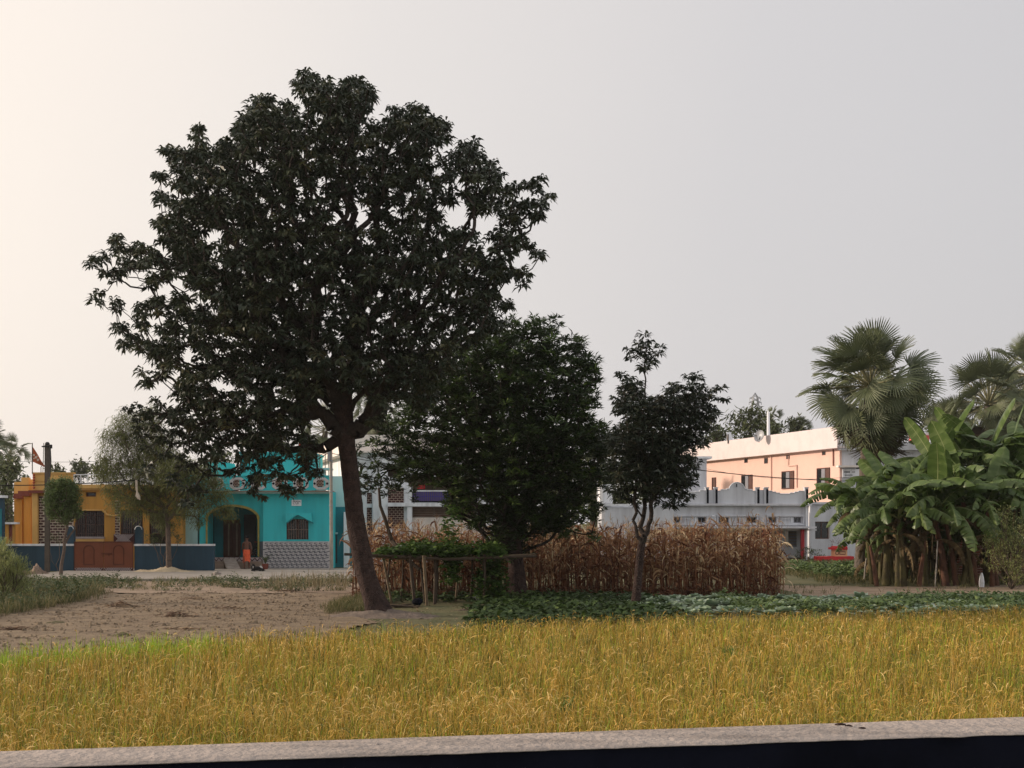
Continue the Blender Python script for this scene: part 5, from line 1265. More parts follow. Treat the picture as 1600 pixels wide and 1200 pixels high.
# ================================================================== FAN PALMS
def frond_mesh(k, dry=False, pet=1.08, blade=.80, span=205, nseg=34):
    r = np.random.default_rng(100 + k); P_, Fc, T = [], [], []
    # petiole, slightly arched
    pw = .028; q = np.linspace(0, 1, 5); pz = -.12 * q ** 2 * pet
    for i, s in enumerate(q):
        for dy, dz in ((-pw, 0), (0, -pw), (pw, 0), (0, pw * .6)): P_.append((s * pet, dy, pz[i] + dz)); T.append(.92)
    for i in range(4):
        for j in range(4): a = i * 4 + j; b = i * 4 + (j + 1) % 4; Fc.append((a, b, b + 4, a + 4))
    hub = np.array([pet, 0, pz[-1]]); base_t = r.uniform(.2, .6)
    bend = R(20) if dry else R(r.uniform(-8, 16)) if k < 4 else R(r.uniform(8, 44))
    angs = np.radians(np.linspace(-span / 2, span / 2, nseg + 1))
    for i in range(nseg):
        a0, a1 = angs[i], angs[i + 1]; am = (a0 + a1) / 2
        Ls = blade * (1 - .22 * (abs(am) / (math.pi * .65)) ** 2) * r.uniform(.93, 1.05); join = .50
        cup = (.9 if not dry else .3) + .35 * r.random(); sag = r.uniform(.10, .42) * (1.8 if dry else 1); tw = r.uniform(-.03, .03)
        def pt(a, rr, ridge): 
            x = math.cos(a) * rr; y = math.sin(a) * rr; z = cup * .25 * (abs(y)) + ridge - .10 * (rr / blade) ** 2 * blade
            return x, y, z
        o = len(P_); rows = []; ct_, st_ = math.cos(bend), math.sin(bend)
        for f, wf in ((.02, 1), (join * .55, 1), (join, 1.0), (.80, .5), (1.0, .05)):
            rr = Ls * f; half = (a1 - a0) / 2 * wf; drop = -sag * max(0, f - join) ** 1.5 * Ls * 1.6
            ridge = .018 * blade
            for da, rg in ((-half, 0), (0, ridge), (half, 0)):
                x, y, z = pt(am + da + tw * max(0, f - join), rr, rg); zz_ = z + drop; P_.append((hub[0] + x * ct_ + zz_ * st_, hub[1] + y, hub[2] - x * st_ + zz_ * ct_)); T.append(min(1, max(0, base_t + r.normal(0, .05) + (.25 if f == 1.0 else 0))))
        for s in range(4):
            for c in range(2): a = o + s * 3 + c; Fc.append((a, a + 1, a + 4, a + 3))
    me = npmesh('frond', np.array(P_), np.array(Fc), np.array(T)); me.materials.append(l_palmdry if dry else l_palm)
    return me
def fan_palm(D, px, py, scale, label, trunks, nf=50, group=None, lo=-75, seed=1, variants=None, cat='palm tree', dry=7, trad=.2):
    r = random.Random(seed); c = P(px, py, D)
    t = thing('fan_palm', (X(trunks[0], D), D, 0), label, cat, group)
    trunk_tube('trunk', [(X(trunks[0], D), D, 0), (X(trunks[0], D) * .6 + c.x * .4, D, c.z * .5), (c.x, D, c.z - .1)], [trad * 1.25, trad, trad * .9], t.location, m_palmtrunk, t, 12, .05, .2)
    ga = math.pi * (3 - math.sqrt(5))
    for i in range(nf + dry):
        isdry = i >= nf
        f = (i + .5) / nf if not isdry else 1
        el = R(84 - (84 - lo) * f ** .95) if not isdry else R(r.uniform(-88, -60))
        az = i * ga + r.uniform(-.25, .25)
        o = link('frond', (DRY if isdry else GREEN)[r.randrange(3) if isdry else (r.randrange(4) if el > R(38) or r.random() < .3 else 4 + r.randrange(4))], None, t)
        d = Vector((math.cos(el) * math.cos(az), math.cos(el) * math.sin(az), math.sin(el)))
        up = Vector((0, 0, 1)) if abs(d.z) < .95 else Vector((math.cos(az + 2), math.sin(az + 2), 0))
        y = up.cross(d).normalized(); z = d.cross(y).normalized()
        m = Matrix((d, y, z)).transposed().to_4x4() @ Matrix.Rotation(r.uniform(-1.0, 1.0), 4, 'X')
        s = scale * (r.uniform(.9, 1.08) if r.random() < .62 else r.uniform(.5, .85))
        o.matrix_local = Matrix.Translation(c - Vector(t.location) + d * .08) @ m @ Matrix.Scale(s, 4)
    return t
GREEN = [frond_mesh(i) for i in range(8)]; DRY = [frond_mesh(9 + i, True, .95, 1.0, 150, 24) for i in range(3)]
fan_palm(54, 1360, 604, 1.50, 'large dark green fan palm standing before the peach building', (1346,), 84, seed=3, trad=.26, dry=16, lo=-84)
fan_palm(56, 1372, 650, 1.1, 'smaller fan palm half hidden behind the large fan palm', (1366,), 22, seed=5, trad=.2, lo=-60, dry=8)
fan_palm(80, 1545, 632, 1.75, 'broad fan palm at right, its head just above the banana leaves', (1553,), 46, seed=7, lo=-50, trad=.3)
fan_palm(84, 1612, 590, 1.75, 'tallest fan palm cut by the right picture edge', (1612,), 46, seed=8, lo=-70, trad=.3)
fan_palm(100, 1488, 665, 1.25, 'distant fan palm between the large palm and the right hand group', (1480,), 34, seed=9, lo=-50)
fan_palm(96, 1592, 650, 1.6, 'fan palm behind the right hand group, lower than its neighbours', (1594,), 34, seed=11, lo=-60)
fan_palm(85, 590, 645, 1.1, 'pale fan palm seen behind the big mango trunk on its right', (580,), 30, seed=12, lo=-50)
fan_palm(88, 508, 672, 1.15, 'fan palm behind the white roof left of the big mango trunk', (507,), 30, seed=13, lo=-50)
fan_palm(112, 16, 710, 1.0, 'greyish fan palm at the left edge behind the yellow house', (16,), 34, seed=14, lo=-80)
fan_palm(104, -22, 690, 1.15, 'fan palm cut by the left picture edge', (-12,), 30, seed=15, lo=-60)
fan_palm(150, 1250, 668, .8, 'small distant fan palm on the roofline left of the large palm', (1250,), 24, seed=16, lo=-50)
fan_palm(150, 1206, 655, .85, 'small distant fan palm touching the white roof post', (1207,), 22, seed=17, lo=-50)
fan_palm(100, 925, 735, 1.3, 'dim fan palm between the second mango and the slim tree', (926,), 26, seed=18, lo=-60)

# ================================================================== DISTANT TREES
def far_tree(px, py, r, D, label, hue=1, squash=.8):
    ls = [(px + r * .55 * math.cos(a), py + r * squash * .5 * math.sin(a), r * .55) for a in np.linspace(0, 6.28, 7)[:-1]] + [(px, py, r * .6)]
    return generic_tree('broadleaf_tree', D, (px, 830), ls, label, l_farg if hue else l_weed, [(px, 818), (px, py + r * .6), (px, py + r * .2)], [.25, .2, .15], (.5 * D / 110, .17 * D / 110), 16, 9 / (D / 110) ** 2, (-50, 90), (-80, 60), m_barkd, r * D / F, .30 * D / 110, 2, .30, rt=.010)
for a in ((1172, 663, 34, 130, 'bright green rounded tree below the distant pylon'), (1120, 680, 26, 128, 'dull green tree on the skyline right of the slim tree'), (1205, 676, 22, 142, 'low dark tree behind the white roof post'),
          (1248, 668, 17, 150, 'small dark tree on the skyline beside the large palm'), (1465, 660, 34, 120, 'dark tree filling the gap left of the right hand palms'),
          (1520, 690, 34, 110, 'dark tree behind the lower fan palms at right'), (1590, 690, 36, 108, 'dark tree at the right edge behind the bananas'),
          (8, 745, 34, 90, 'dark leafy tree filling the gap beside the blue building'), (-8, 790, 34, 80, 'shadowy shrub tree behind the blue building'),
          (125, 735, 16, 140, 'low hazy tree behind the yellow house railing'), (160, 738, 18, 135, 'hazy tree top left of the feathery tree'), (300, 745, 30, 120, 'dim tree behind the feathery tree'), (345, 725, 26, 120, 'dim tree behind the turquoise stair room'),
          (950, 770, 36, 96, 'dark shrub tree behind the white roof hut'), (430, 690, 26, 120, 'hazy tree above the turquoise rooftop room'), (90, 740, 12, 140, 'tiny hazy tree top over the yellow parapet'),
          (700, 735, 60, 110, 'dark tree behind the white building roof'), (860, 740, 60, 110, 'dark tree behind the white building at its right end')):
    far_tree(*a)
def far_wood():
    n = 2600; x = rng.uniform(-260, 260, n); y = 230 + rng.uniform(-12, 12, n); z = rng.random(n) ** .8 * (5.5 + 2.5 * np.sin(x * .08) + 1.5 * np.sin(x * .31))
    V, Fq, T = rosettes(np.stack([x, y, z], 1), 8, 2.0, .9, (-60, 90), (-80, 60), 2, .8)
    me = npmesh('distant_wood', V, Fq, T); me.materials.append(l_farg); link('distant_wood', me, label='low line of far trees along the horizon', cat='woodland', kind='stuff')
far_wood()
# ================================================================== BANANA GROVE
def banana_leaf(k, e0, e1, L=2.3, W=.56, torn=.5, dry=False, fold=.35, roll=0.):
    """arched midrib along +X, blade of many cross strips that hang separately where torn"""
    r = np.random.default_rng(300 + k); n = 22; V, Fc, T = [], [], []
    ctr = [np.zeros(3)]; el = []
    for i in range(n):
        a = R(e0 + (e1 - e0) * ((i + .5) / n) ** 1.1); el.append(a); ctr.append(ctr[-1] + L / n * np.array([math.cos(a), 0, math.sin(a)]))
    el.append(el[-1]); stalk = 4
    tb = r.uniform(.15, .55)
    def add(v, t): V.append(v); T.append(min(1, max(0, t))); return len(V) - 1
    for i in range(n):        # midrib
        w0, w1 = .03 * (1 - .8 * i / n), .03 * (1 - .8 * (i + 1) / n)
        ids = []
        for c, w in ((ctr[i], w0), (ctr[i + 1], w1)):
            ids += [add(c + [0, -w, 0], .95), add(c + [0, 0, -w * 1.3], .95), add(c + [0, w, 0], .95)]
        Fc += [(ids[0], ids[1], ids[4], ids[3]), (ids[1], ids[2], ids[5], ids[4])]
    nrm = [np.array([-math.sin(a), 0, math.cos(a)]) for a in el]
    for side in (-1, 1):
        hang = fold + r.uniform(-.08, .15); strip_h = hang; sweep = 0; gap = 0
        for i in range(stalk, n):
            u0, u1 = (i - stalk) / (n - stalk), (i + 1 - stalk) / (n - stalk)
            prof = lambda u: W / 2 * (math.sin(math.pi * min(1, u * .92 + .05)) ** .45 if u < .995 else .05)
            if r.random() < torn: strip_h = hang + r.uniform(-.15, .75) * torn; gap = r.uniform(.10, .42)
            else: gap = 0.0
            rows = []
            for (u, c, nn, g) in ((u0, ctr[i], nrm[i], gap), (u1, ctr[i + 1], nrm[i + 1], 0)):
                w = prof(u) * (r.uniform(.93, 1.03) if torn > .2 else 1); row = []
                for f in (0, .5, 1):
                    h = strip_h * (.6 + .7 * f); fx = w * f
                    p = c + np.array([0, side * fx * math.cos(h), 0]) - nn * fx * math.sin(h) + (ctr[min(i + 1, n)] - ctr[i]) * g * f + np.array([0, 0, .012 if f == .5 else 0])
                    row.append(add(p, tb + r.normal(0, .12) + (.16 if i % 3 == 0 else 0) + (.1 if f == 0 else 0)))
                rows.append(row)
            for c in range(2): Fc.append((rows[0][c], rows[0][c + 1], rows[1][c + 1], rows[1][c]) if side > 0 else (rows[0][c + 1], rows[0][c], rows[1][c], rows[1][c + 1]))
    me = npmesh('leaf', np.array(V), np.array(Fc), np.array(T)); me.materials.append(l_bandry if dry else l_banana)
    return me
UP = [banana_leaf(i, 84 - 6 * i, 62 - 16 * i, 2.3, .62, .0 if i < 2 else .1, fold=.12) for i in range(3)]
ARCH = [banana_leaf(10 + i, e0, e1, L, .58, tr) for i, (e0, e1, L, tr) in enumerate(((70, -25, 2.4, .45), (60, -50, 2.5, .6), (50, -70, 2.4, .75), (62, -15, 2.3, .35), (40, -60, 2.3, .8), (30, -80, 2.3, .7)))]
HANG = [banana_leaf(20 + i, 20, -100, 1.9, .42, .7, dry=True, fold=.9) for i in range(3)]
def banana_plant(px, D, top, label, nl=8, lean=0., seed=0, s=1.0, azs=None, trunkdry=False, ups=1, rad=.12):
    r = random.Random(seed * 7 + 1); b = Vector((X(px, D), D, 0)); h = Z(top, D); c = b + Vector((lean, r.uniform(-.2, .2), h))
    t = thing('banana_plant', b, label, 'banana plant', 'banana grove')
    m = b + Vector((lean * .35, 0, h * .5))
    trunk_tube('pseudostem', [b, m, c - Vector((0, 0, .05))], [rad * 1.15, rad, rad * .6], t.location, m_stemd if trunkdry else m_stem, t, 10, .09, .12)
    k = 0; az0 = r.uniform(0, 6.28)
    for i in range(nl):
        if i < (ups if px > 1380 else 0): me = UP[r.randrange(3)]
        else: me = ARCH[r.randrange(6)]
        az = azs[i] if azs and i < len(azs) else az0 + i * 2.4 + r.uniform(-.4, .4)
        o = link('leaf', me, None, t); q = s * r.uniform(.85, 1.15) * (1.25 if px > 1400 else 1.05)
        o.matrix_local = Matrix.Translation(c - b) @ Matrix.Rotation(az, 4, 'Z') @ Matrix.Rotation(r.uniform(-.15, .25) if i >= ups else r.uniform(-.1, .1), 4, 'Y') @ Matrix.Rotation(r.uniform(-.5, .5), 4, 'X') @ Matrix.Scale(q, 4)
    for i in range(r.choice((6, 7, 8)) if px > 1375 else 2):
        o = link('dry_leaf', HANG[r.randrange(3)], None, t)
        o.matrix_local = Matrix.Translation(c - b - Vector((0, 0, r.uniform(.05, 1.1)))) @ Matrix.Rotation(r.uniform(0, 6.28), 4, 'Z') @ Matrix.Scale(r.uniform(.7, .95), 4)
    return t
bn = [(1364, 49, 792, -.5, 'leftmost banana plant, long torn leaves reaching over the red shrine', 10, [2.9, 3.3, 3.7, 2.5, 4.0]), (1372, 51, 800, -.1, 'banana plant just right of the leftmost one', 7, None), (1384, 48, 812, .1, 'short banana plant with pale leaves below the large palm', 7, None),
      (1392, 50, 775, 0, 'banana plant with steep leaves in front of the palm trunks', 8, None), (1412, 47.5, 812, -.2, 'low banana plant with yellowed stem in the left part of the grove', 7, None), (1428, 50, 768, .1, 'banana plant with broad raised leaves left of the grove middle', 9, None),
      (1446, 48, 795, -.1, 'banana plant in the grove middle beside the thin stake', 8, None), (1465, 51, 742, 0, 'tall banana plant behind the thin stake', 9, None), (1478, 47.6, 808, -.45, 'banana plant with leaning reddish stem right of the stake', 7, None),
      (1494, 47.6, 800, -.5, 'banana plant with dark leaning stem before the brick hut', 8, None), (1508, 50, 730, .2, 'banana plant under the two bright upright leaves', 9, None), (1524, 48, 785, -.5, 'banana plant leaning left with heavy arching leaf', 8, None),
      (1540, 50.5, 722, .0, 'tallest banana plant with bright upright leaves at right', 9, None), (1556, 48, 800, -.35, 'banana plant left of the yellowish bush', 7, None), (1574, 50, 738, .1, 'banana plant behind the yellowish bush', 9, None),
      (1592, 49, 770, 0, 'banana plant at the right picture edge', 8, None), (1612, 50.5, 745, 0, 'banana plant cut by the right picture edge, tall', 8, None), (1630, 48.5, 780, 0, 'banana plant mostly outside the right picture edge', 8, None), (1388, 52, 780, .2, 'banana plant deep in the grove behind the leftmost pair', 8, None), (1490, 52.5, 760, 0, 'banana plant deep in the grove behind the brick hut', 8, None)]
for i, (px, D, top, lean, lab, nl, azs) in enumerate(bn):
    banana_plant(px, D, top - 2, lab, nl + 6, lean, i + 1, 1.0, azs, trunkdry=i in (8, 9, 11, 13), ups=2 if i in (5, 10, 12, 7) else 1, rad=.095 + .015 * (i % 3))
for i, (px, D, top) in enumerate(((1376, 50.5, 850), (1392, 49, 858), (1415, 50.5, 846), (1450, 50.5, 855), (1484, 50, 848), (1515, 49.5, 860), (1548, 50, 850), (1580, 50.3, 845), (1400, 52.5, 800), (1455, 53, 790), (1520, 53, 780), (1570, 53, 790), (1385, 53, 810))):
    top = min(top, 838)
    banana_plant(px, D, top, ['low young banana plant between the first two tall stems', 'low young banana plant behind the short pale-leaved one', 'low young banana plant left of the yellowed stem', 'low young banana plant in the shade by the thin stake', 'low young banana plant behind the leaning reddish stem', 'low young banana plant before the brick wall', 'low young banana plant left of the white bundle', 'low young banana plant behind the yellowish bush', 'banana plant at the back of the grove behind the palm trunks', 'banana plant at the back of the grove middle', 'banana plant at the back under the bright upright leaves', 'banana plant at the back right of the grove', 'banana plant at the back left corner of the grove'][i], 9, 0, 50 + i, .92 if i < 8 else 1.0, None, ups=1, rad=.08 if i < 8 else .12)
def young_shoots():
    for i, (px, D, h) in enumerate(((1370, 47.5, 1.5), (1402, 47, 1.9), (1436, 47, 1.7), (1520, 47.2, 1.6), (1550, 47, 1.8), (1505, 47.3, 1.2))):
        b = Vector((X(px, D), D, 0)); t = thing('banana_sucker', b, ['thin banana shoot at the left foot of the grove', 'thin yellow-green shoot left of the grove middle', 'bare banana stump beside the grove middle', 'thin stump leaning before the brick hut', 'pale thin stump left of the yellowish bush', 'short stump between two leaning stems'][i], 'banana shoot', 'banana grove')
        trunk_tube('pseudostem', [b, b + Vector((.1 * (i % 3 - 1), 0, h * .5)), b + Vector((.25 * (i % 3 - 1), 0, h))], [.09, .08, .05], b, m_stem if i % 2 else m_stemd, t, 8, .1, .1)
        for q in range(2):
            o = link('leaf', (HANG if i > 1 else ARCH)[q], None, t); o.matrix_local = Matrix.Translation((.25 * (i % 3 - 1), 0, h)) @ Matrix.Rotation(q * 2.5 + i, 4, 'Z') @ Matrix.Scale(.5, 4)
young_shoots()
def hut():
    D = 54.0
    t = thing('brick_hut', (X(1540, D), D, 0), 'low dark red brick wall glimpsed behind the banana stems', 'wall')
    mb = MB(); mb.box(X(1430, D), X(1640, D), D, D + .2, 0, 1.75); mb.build('core', m_mortar, t)
    me_b = MB().box(0, .23, -.03, .0, 0, .085); mesh = None
    z = .02; r_ = 0; x0, x1 = X(1430, D), X(1640, D)
    mats = [mat('red_brick', (.26, .085, .05), .9, .2, 9), mat('burnt_brick', (.16, .06, .045), .9, .2, 9)]
    ms = []
    for m_ in mats:
        me = bpy.data.meshes.new('brick'); me.from_pydata([tuple(v) for v in me_b.v], [], me_b.f); me.materials.append(m_); ms.append(me)
    cnt = 0; far = MB()
    while z < 1.7:
        x = x0 + (.125 if r_ % 2 else 0)
        while x + .23 < x1:
            far.box(x, x + .23, D - .03, D - .002, z, z + .085, random.randrange(2)); x += .25
        z += .105; r_ += 1
    far.build('brick', mats, t, kind='stuff')
hut()
def stakes():
    for (px, D, top, bot, lab, r_) in ((1463, 46.5, 845, 925, 'thin pale bamboo stake standing before the banana grove', .022), (1352, 50, 872, 898, 'short pale stake left of the grove foot', .03)):
        mb = MB(); mb.tube([(X(px - 2, D), D, 0), (X(px, D), D, Z((top + bot) / 2, D)), (X(px + 2, D), D, Z(top, D))], r_, 6); mb.build('bamboo_stake', m_pole, None, label=lab, cat='stake')
    D = 46.8; mb = MB(); mb.lathe((X(1534, D), D, 0), [(.09, 0), (.10, .2), (.07, .4), (.04, .5), (.02, .53)], 9); mb.build('white_wrap', m_white, None, label='white wrapped bundle standing between leaning banana stems', cat='bundle')
stakes()

# ================================================================== BUSHES, VEGETABLES, WEEDS
def bush(px, D, lobes, label, lm, leaf, n, dens, e0, e1, Rz, dmin, name='bush', spread=.06):
    t = thing(name, (X(px, D), D, 0), label, 'bush')
    c = np.mean([(a, b) for a, b, _ in lobes], 0); C = lobe_points(lobes, D, Rz, X(c[0], D), Z(c[1], D), dens, dmin, .8); C = C[C[:, 2] > .03]
    L = limb_set((-1, [(X(px, D), D, 0), (X(px, D), D, .15)])); nodes, par, cnt = grow(L, C, .8); rad = np.minimum(.004 * cnt ** .5, .03)
    me = branch_mesh('stems', nodes, par, rad, t.location, skip=1, nsides=3); me.materials.append(m_bark2); link('stems', me, None, t)
    V, Fq, T = rosettes(C, n, leaf[0], leaf[1], e0, e1, 2, spread); me = npmesh('foliage', shift(V, t), Fq, T); me.materials.append(lm); link('foliage', me, None, t, kind='stuff')
bush(1580, 45.5, [(1565, 820, 22), (1560, 850, 26), (1590, 830, 26), (1585, 865, 30), (1555, 875, 20), (1570, 800, 12), (1605, 850, 30), (1600, 890, 28), (1585, 900, 20), (1612, 815, 20), (1548, 845, 12)], 'yellow-green fine-leaved bush at the right edge before the bananas', l_bush, (.10, .022), 12, 150, (-20, 85), (-40, 70), 1.1, .09)
bush(8, 38, [(30, 885, 18), (38, 905, 16), (40, 940, 16), (-5, 860, 24), (5, 880, 26), (20, 900, 22), (30, 925, 20), (8, 920, 30), (-12, 900, 34), (2, 945, 22), (22, 945, 14), (42, 935, 10), (14, 868, 12), (-20, 870, 24)], 'loose pale green bush at the left edge of the fallow plot', l_bush, (.17, .013), 16, 260, (20, 90), (-30, 70), .9, .085)
bush(1264, 76, [(1250, 868, 12), (1265, 866, 14), (1280, 870, 12), (1240, 872, 8), (1290, 873, 8)], 'dark rounded shrub at the foot of the grey building', l_weed, (.16, .04), 14, 60, (-10, 85), (-40, 60), .8, .14)
bush(1311, 74.7, [(1305, 845, 6), (1318, 843, 7), (1311, 848, 5), (1322, 848, 5), (1298, 850, 5)], 'thin grey shrub on the red platform pedestal', leafmat('grey_shrub_leaf', [(0, (.10, .08, .08)), (1, (.22, .20, .18))], .8, .1), (.10, .02), 8, 90, (10, 90), (-20, 70), .5, .1)
bpy.data.objects
bush(150 - 60, 61, [(82, 838, 6), (90, 842, 7), (75, 842, 6)], 'dark little shrub behind the left blue wall', l_weed, (.12, .03), 12, 120, (-10, 85), (-40, 60), .4, .1)
bush(258, 61.5, [(235, 840, 10), (252, 838, 12), (268, 836, 12), (280, 842, 9), (245, 846, 9)], 'spiky dark shrubs behind the right blue wall', l_weed, (.26, .03), 10, 90, (10, 85), (-60, 30), .6, .13)

def potted_plant():
    D = 63.6; b = Vector((X(414.5, D), D, .036)); t = thing('potted_plant', b, 'small palm-like plant in a dark red pot by the porch', 'potted plant')
    mb = MB(); mb.lathe(b, [(.12, 0), (.15, .12), (.17, .26), (.15, .27), (.14, .22)], 12); mb.build('pot', m_maroon, t)
    n = 16; V, Fq, T = ribbon(np.tile([0, 0, .24], (n, 1)), rng.random(n) * 6.28, np.radians(rng.uniform(60, 88, n)), np.radians(rng.uniform(-50, 30, n)), rng.uniform(.45, .85, n), .05, 5, 1.3)
    me = npmesh('foliage', V, Fq, T); me.materials.append(l_weed); link('foliage', me, None, t)
potted_plant()

# cabbages: individual plants sharing a few meshes
def cabbages():
    ms = []
    for k in range(4):
        n = 15; az = np.arange(n) * 2.4 + rng.random(n) * .3; f = np.linspace(0, 1, n)
        V1 = ribbon(np.zeros((n, 3)) + [0, 0, .05], az, np.radians(80 - 55 * f), np.radians(50 - 65 * f + rng.normal(0, 8, n)), .20 + .14 * f, .18 + .05 * f, 4, 1, .3 + .4 * rng.random(n), roll=rng.normal(0, .2, n), prof=np.array([.25, .8, 1, .85, .3]), endtint=.25)
        me = npmesh('cabbage', *V1); me.materials.append(l_cabb); ms.append(me)
    pts = []
    for yy in (32.3, 33.0, 33.7, 34.4, 35.1, 35.8, 36.5, 37.2, 37.9, 38.5):
        x = X(1000, 35) if yy > 34 else 4
        while x < 15.5:
            g = fbm(x, yy, .8, 2)
            if (x < X(1215, 36) or g > -.5) and rng.random() > .06: pts.append((x + rng.normal(0, .08), yy + rng.normal(0, .08)))
            x += .50
    pts = [p for p in pts if p[1] > edge_y(p[0]) + .9][:296]
    for i, (x, y) in enumerate(pts):
        o = link('cabbage', ms[i % 4], label='blue-green leafy cabbage in the vegetable rows behind the rice', cat='cabbage', group='cabbage rows behind the rice')
        o.location = (x, y, 0); o.rotation_euler = (0, 0, rng.random() * 6.28); s = rng.uniform(.8, 1.35); o.scale = (s, s, s * rng.uniform(.7, 1.0))
    print('cabbages', len(pts))
cabbages()
def stuffleaves(name, C, n, L, W, e0, e1, lm, label, cat, spread=.06, tint=None):
    V, Fq, T = rosettes(C, n, L, W, e0, e1, 2, spread, tintc=tint); me = npmesh(name, V, Fq, T); me.materials.append(lm)
    return link(name, me, label=label, cat=cat, kind='stuff')
def area(n, xa, xb, ya, yb, zmax=.3, f=lambda x, y: np.ones_like(x, bool), zp=1.):
    x = rng.uniform(xa, xb, n); y = rng.uniform(ya, yb, n); k = f(x, y); x, y = x[k], y[k]
    h = .5 + .5 * fbm(x, y, 1.7, 1)
    return np.stack([x, y, .02 + rng.random(len(x)) ** zp * zmax * (.35 + .65 * h)], 1)
# potato-like ground crop among the cabbages and before the maize
stuffleaves('vegetable_bed', area(3600, 3, 17, 33, 39.0, .26, lambda x, y: (y > edge_y(x) + .8) & (fbm(x, y, .8, 2) < .25) & (x > 6)), 7, .15, .07, (0, 70), (-40, 20), l_round, 'leafy dark green vegetable bed between rice and banana grove', 'vegetables')
stuffleaves('ground_creeper', area(3300, -4.6, 4.2, 27.5, 40.3, .20, lambda x, y: (y > edge_y(x) + .9) & ((x > -.9 + .3 * np.sin(y * 2)) | ((y > 37.6) & (rng.random(len(x)) > .5)))), 6, .17, .11, (0, 60), (-50, 10), leafmat('creeper_leaf', [(0, (.02, .04, .01)), (.7, (.05, .09, .02)), (1, (.14, .20, .05))], .6, .2), 'dark broad-leaved creeper under the mango trees', 'creeper')
stuffleaves('vegetable_patch', area(1900, X(1235, 60), X(1395, 60), 52, 62, .5), 8, .2, .09, (0, 70), (-40, 20), l_round, 'green leafy patch before the red shrine', 'vegetables')
stuffleaves('verge_weeds', area(2600, -20, -5.9, 43.6, 52.2, .30, lambda x, y: (fbm(x, y, 1.5, 4) > np.where(x > -14.8, .12, -.3)) & ~((x > -14.6) & (x < -12.2) & (fbm(x, y, 2, 1) > -.5)), 2.2), 7, .13, .05, (0, 80), (-50, 20), l_weed, 'weeds on the bank below the concrete path', 'weeds')
stuffleaves('left_weeds', area(1300, -17, -13.0, 33, 45, .40, lambda x, y: x < -.355 * y + .8 + .4 * np.sin(y * 2)), 8, .16, .05, (0, 80), (-50, 30), l_weed, 'weeds creeping in from the left edge of the fallow plot', 'weeds')

def grasses(name, C, n, L, W, lm, label, cat='grass', e=(50, 88), e1=(-20, 70)):
    c = np.repeat(C, n, 0); m = len(c); c = c + rng.normal(0, .05, c.shape) * [1, 1, 0]
    V, Fq, T = ribbon(c, rng.random(m) * 6.283, np.radians(rng.uniform(*e, m)), np.radians(rng.uniform(*e1, m)), L * rng.uniform(.5, 1.2, m), W, 3, 1.4)
    me = npmesh(name, V, Fq, T); me.materials.append(lm); return link(name, me, label=label, cat=cat, kind='stuff')
grasses('bank_grass', area(1100, -20, -5.6, 43.4, 52.6, .02, lambda x, y: fbm(x, y, 1.5, 4) > -.15), 7, .24, .013, l_grass, 'grass on the bank below the concrete path')
grasses('left_grass', area(1500, -17, -12.6, 30, 45, .02, lambda x, y: x < -.355 * y + 1.2 + .5 * np.sin(y * 2)), 8, .42, .013, l_grass, 'grass at the left side of the fallow plot')
grasses('bund_grass', np.concatenate([area(900, -13, -3, 22, 27.5, .02, lambda x, y: (y > edge_y(x) + .1) & (y < edge_y(x) + .75)), area(1500, -3, 15, 27.5, 38, .02, lambda x, y: (y > edge_y(x) + .2) & (y < edge_y(x) + 1.3)), area(160, -5.1, -4.2, 34.5, 38.5, .02), area(500, -4.8, -3.6, 33, 41, .02)]), 7, .26, .012, l_grass, 'short grass along the edge of the rice field')
grasses('yard_grass', area(4200, 12, 26, 48, 74, .02, lambda x, y: ~((y > 63) & (y < 67.5) & (x < 22)) & (x > .2 * y)), 6, .30, .022, l_grass, 'grass in the open ground before the red shrine')
grasses('trunk_grass', area(500, 8.6, 24, 38.8, 47, .02, lambda x, y: fbm(x, y, 1.5, 7) > .15), 6, .2, .014, l_grass, 'thin grass on the bare strip before the bananas')
grasses('tall_weed_stalks', area(120, X(420, 46), X(548, 46), 43.5, 50, .02), 3, .55, .016, leafmat('dry_stalk', [(0, (.16, .13, .07)), (1, (.34, .29, .18))], .8, .2), 'dry upright weed stalks before the path near the mango trunk', 'weeds', (75, 90), (60, 90))

# ------------------------------------------------------------------ fallow plot litter
def litter(n, C, r_, L, name, label, cat='straw heap', h=.12, kind=None, m=None):
    q = rng.normal(0, 1, (n, 2)) * r_ * .5; rr = np.hypot(q[:, 0] / r_[0], q[:, 1] / r_[1]); z = np.maximum(.015, h * (1 - rr * 1.3)) * rng.uniform(.5, 1, n)
    p = np.stack([q[:, 0], q[:, 1], z], 1); V, Fq, T = ribbon(p, rng.random(n) * 6.283, np.radians(rng.uniform(-12, 25, n)), np.radians(rng.uniform(-25, 10, n)), L * rng.uniform(.4, 1.2, n), .028, 3, 1, rng.random(n))
    me = npmesh(name, V, Fq, T); me.materials.append(m or leafmat('dry_straw', [(0, (.07, .035, .022)), (.5, (.20, .12, .075)), (1, (.48, .35, .22))], .85, .15)); o = link(name, me, label=label, cat=cat, kind=kind); o.location = C
    return o
def on(px, py): D = 4800 / (py - HY); return (X(px, D), D, .0)
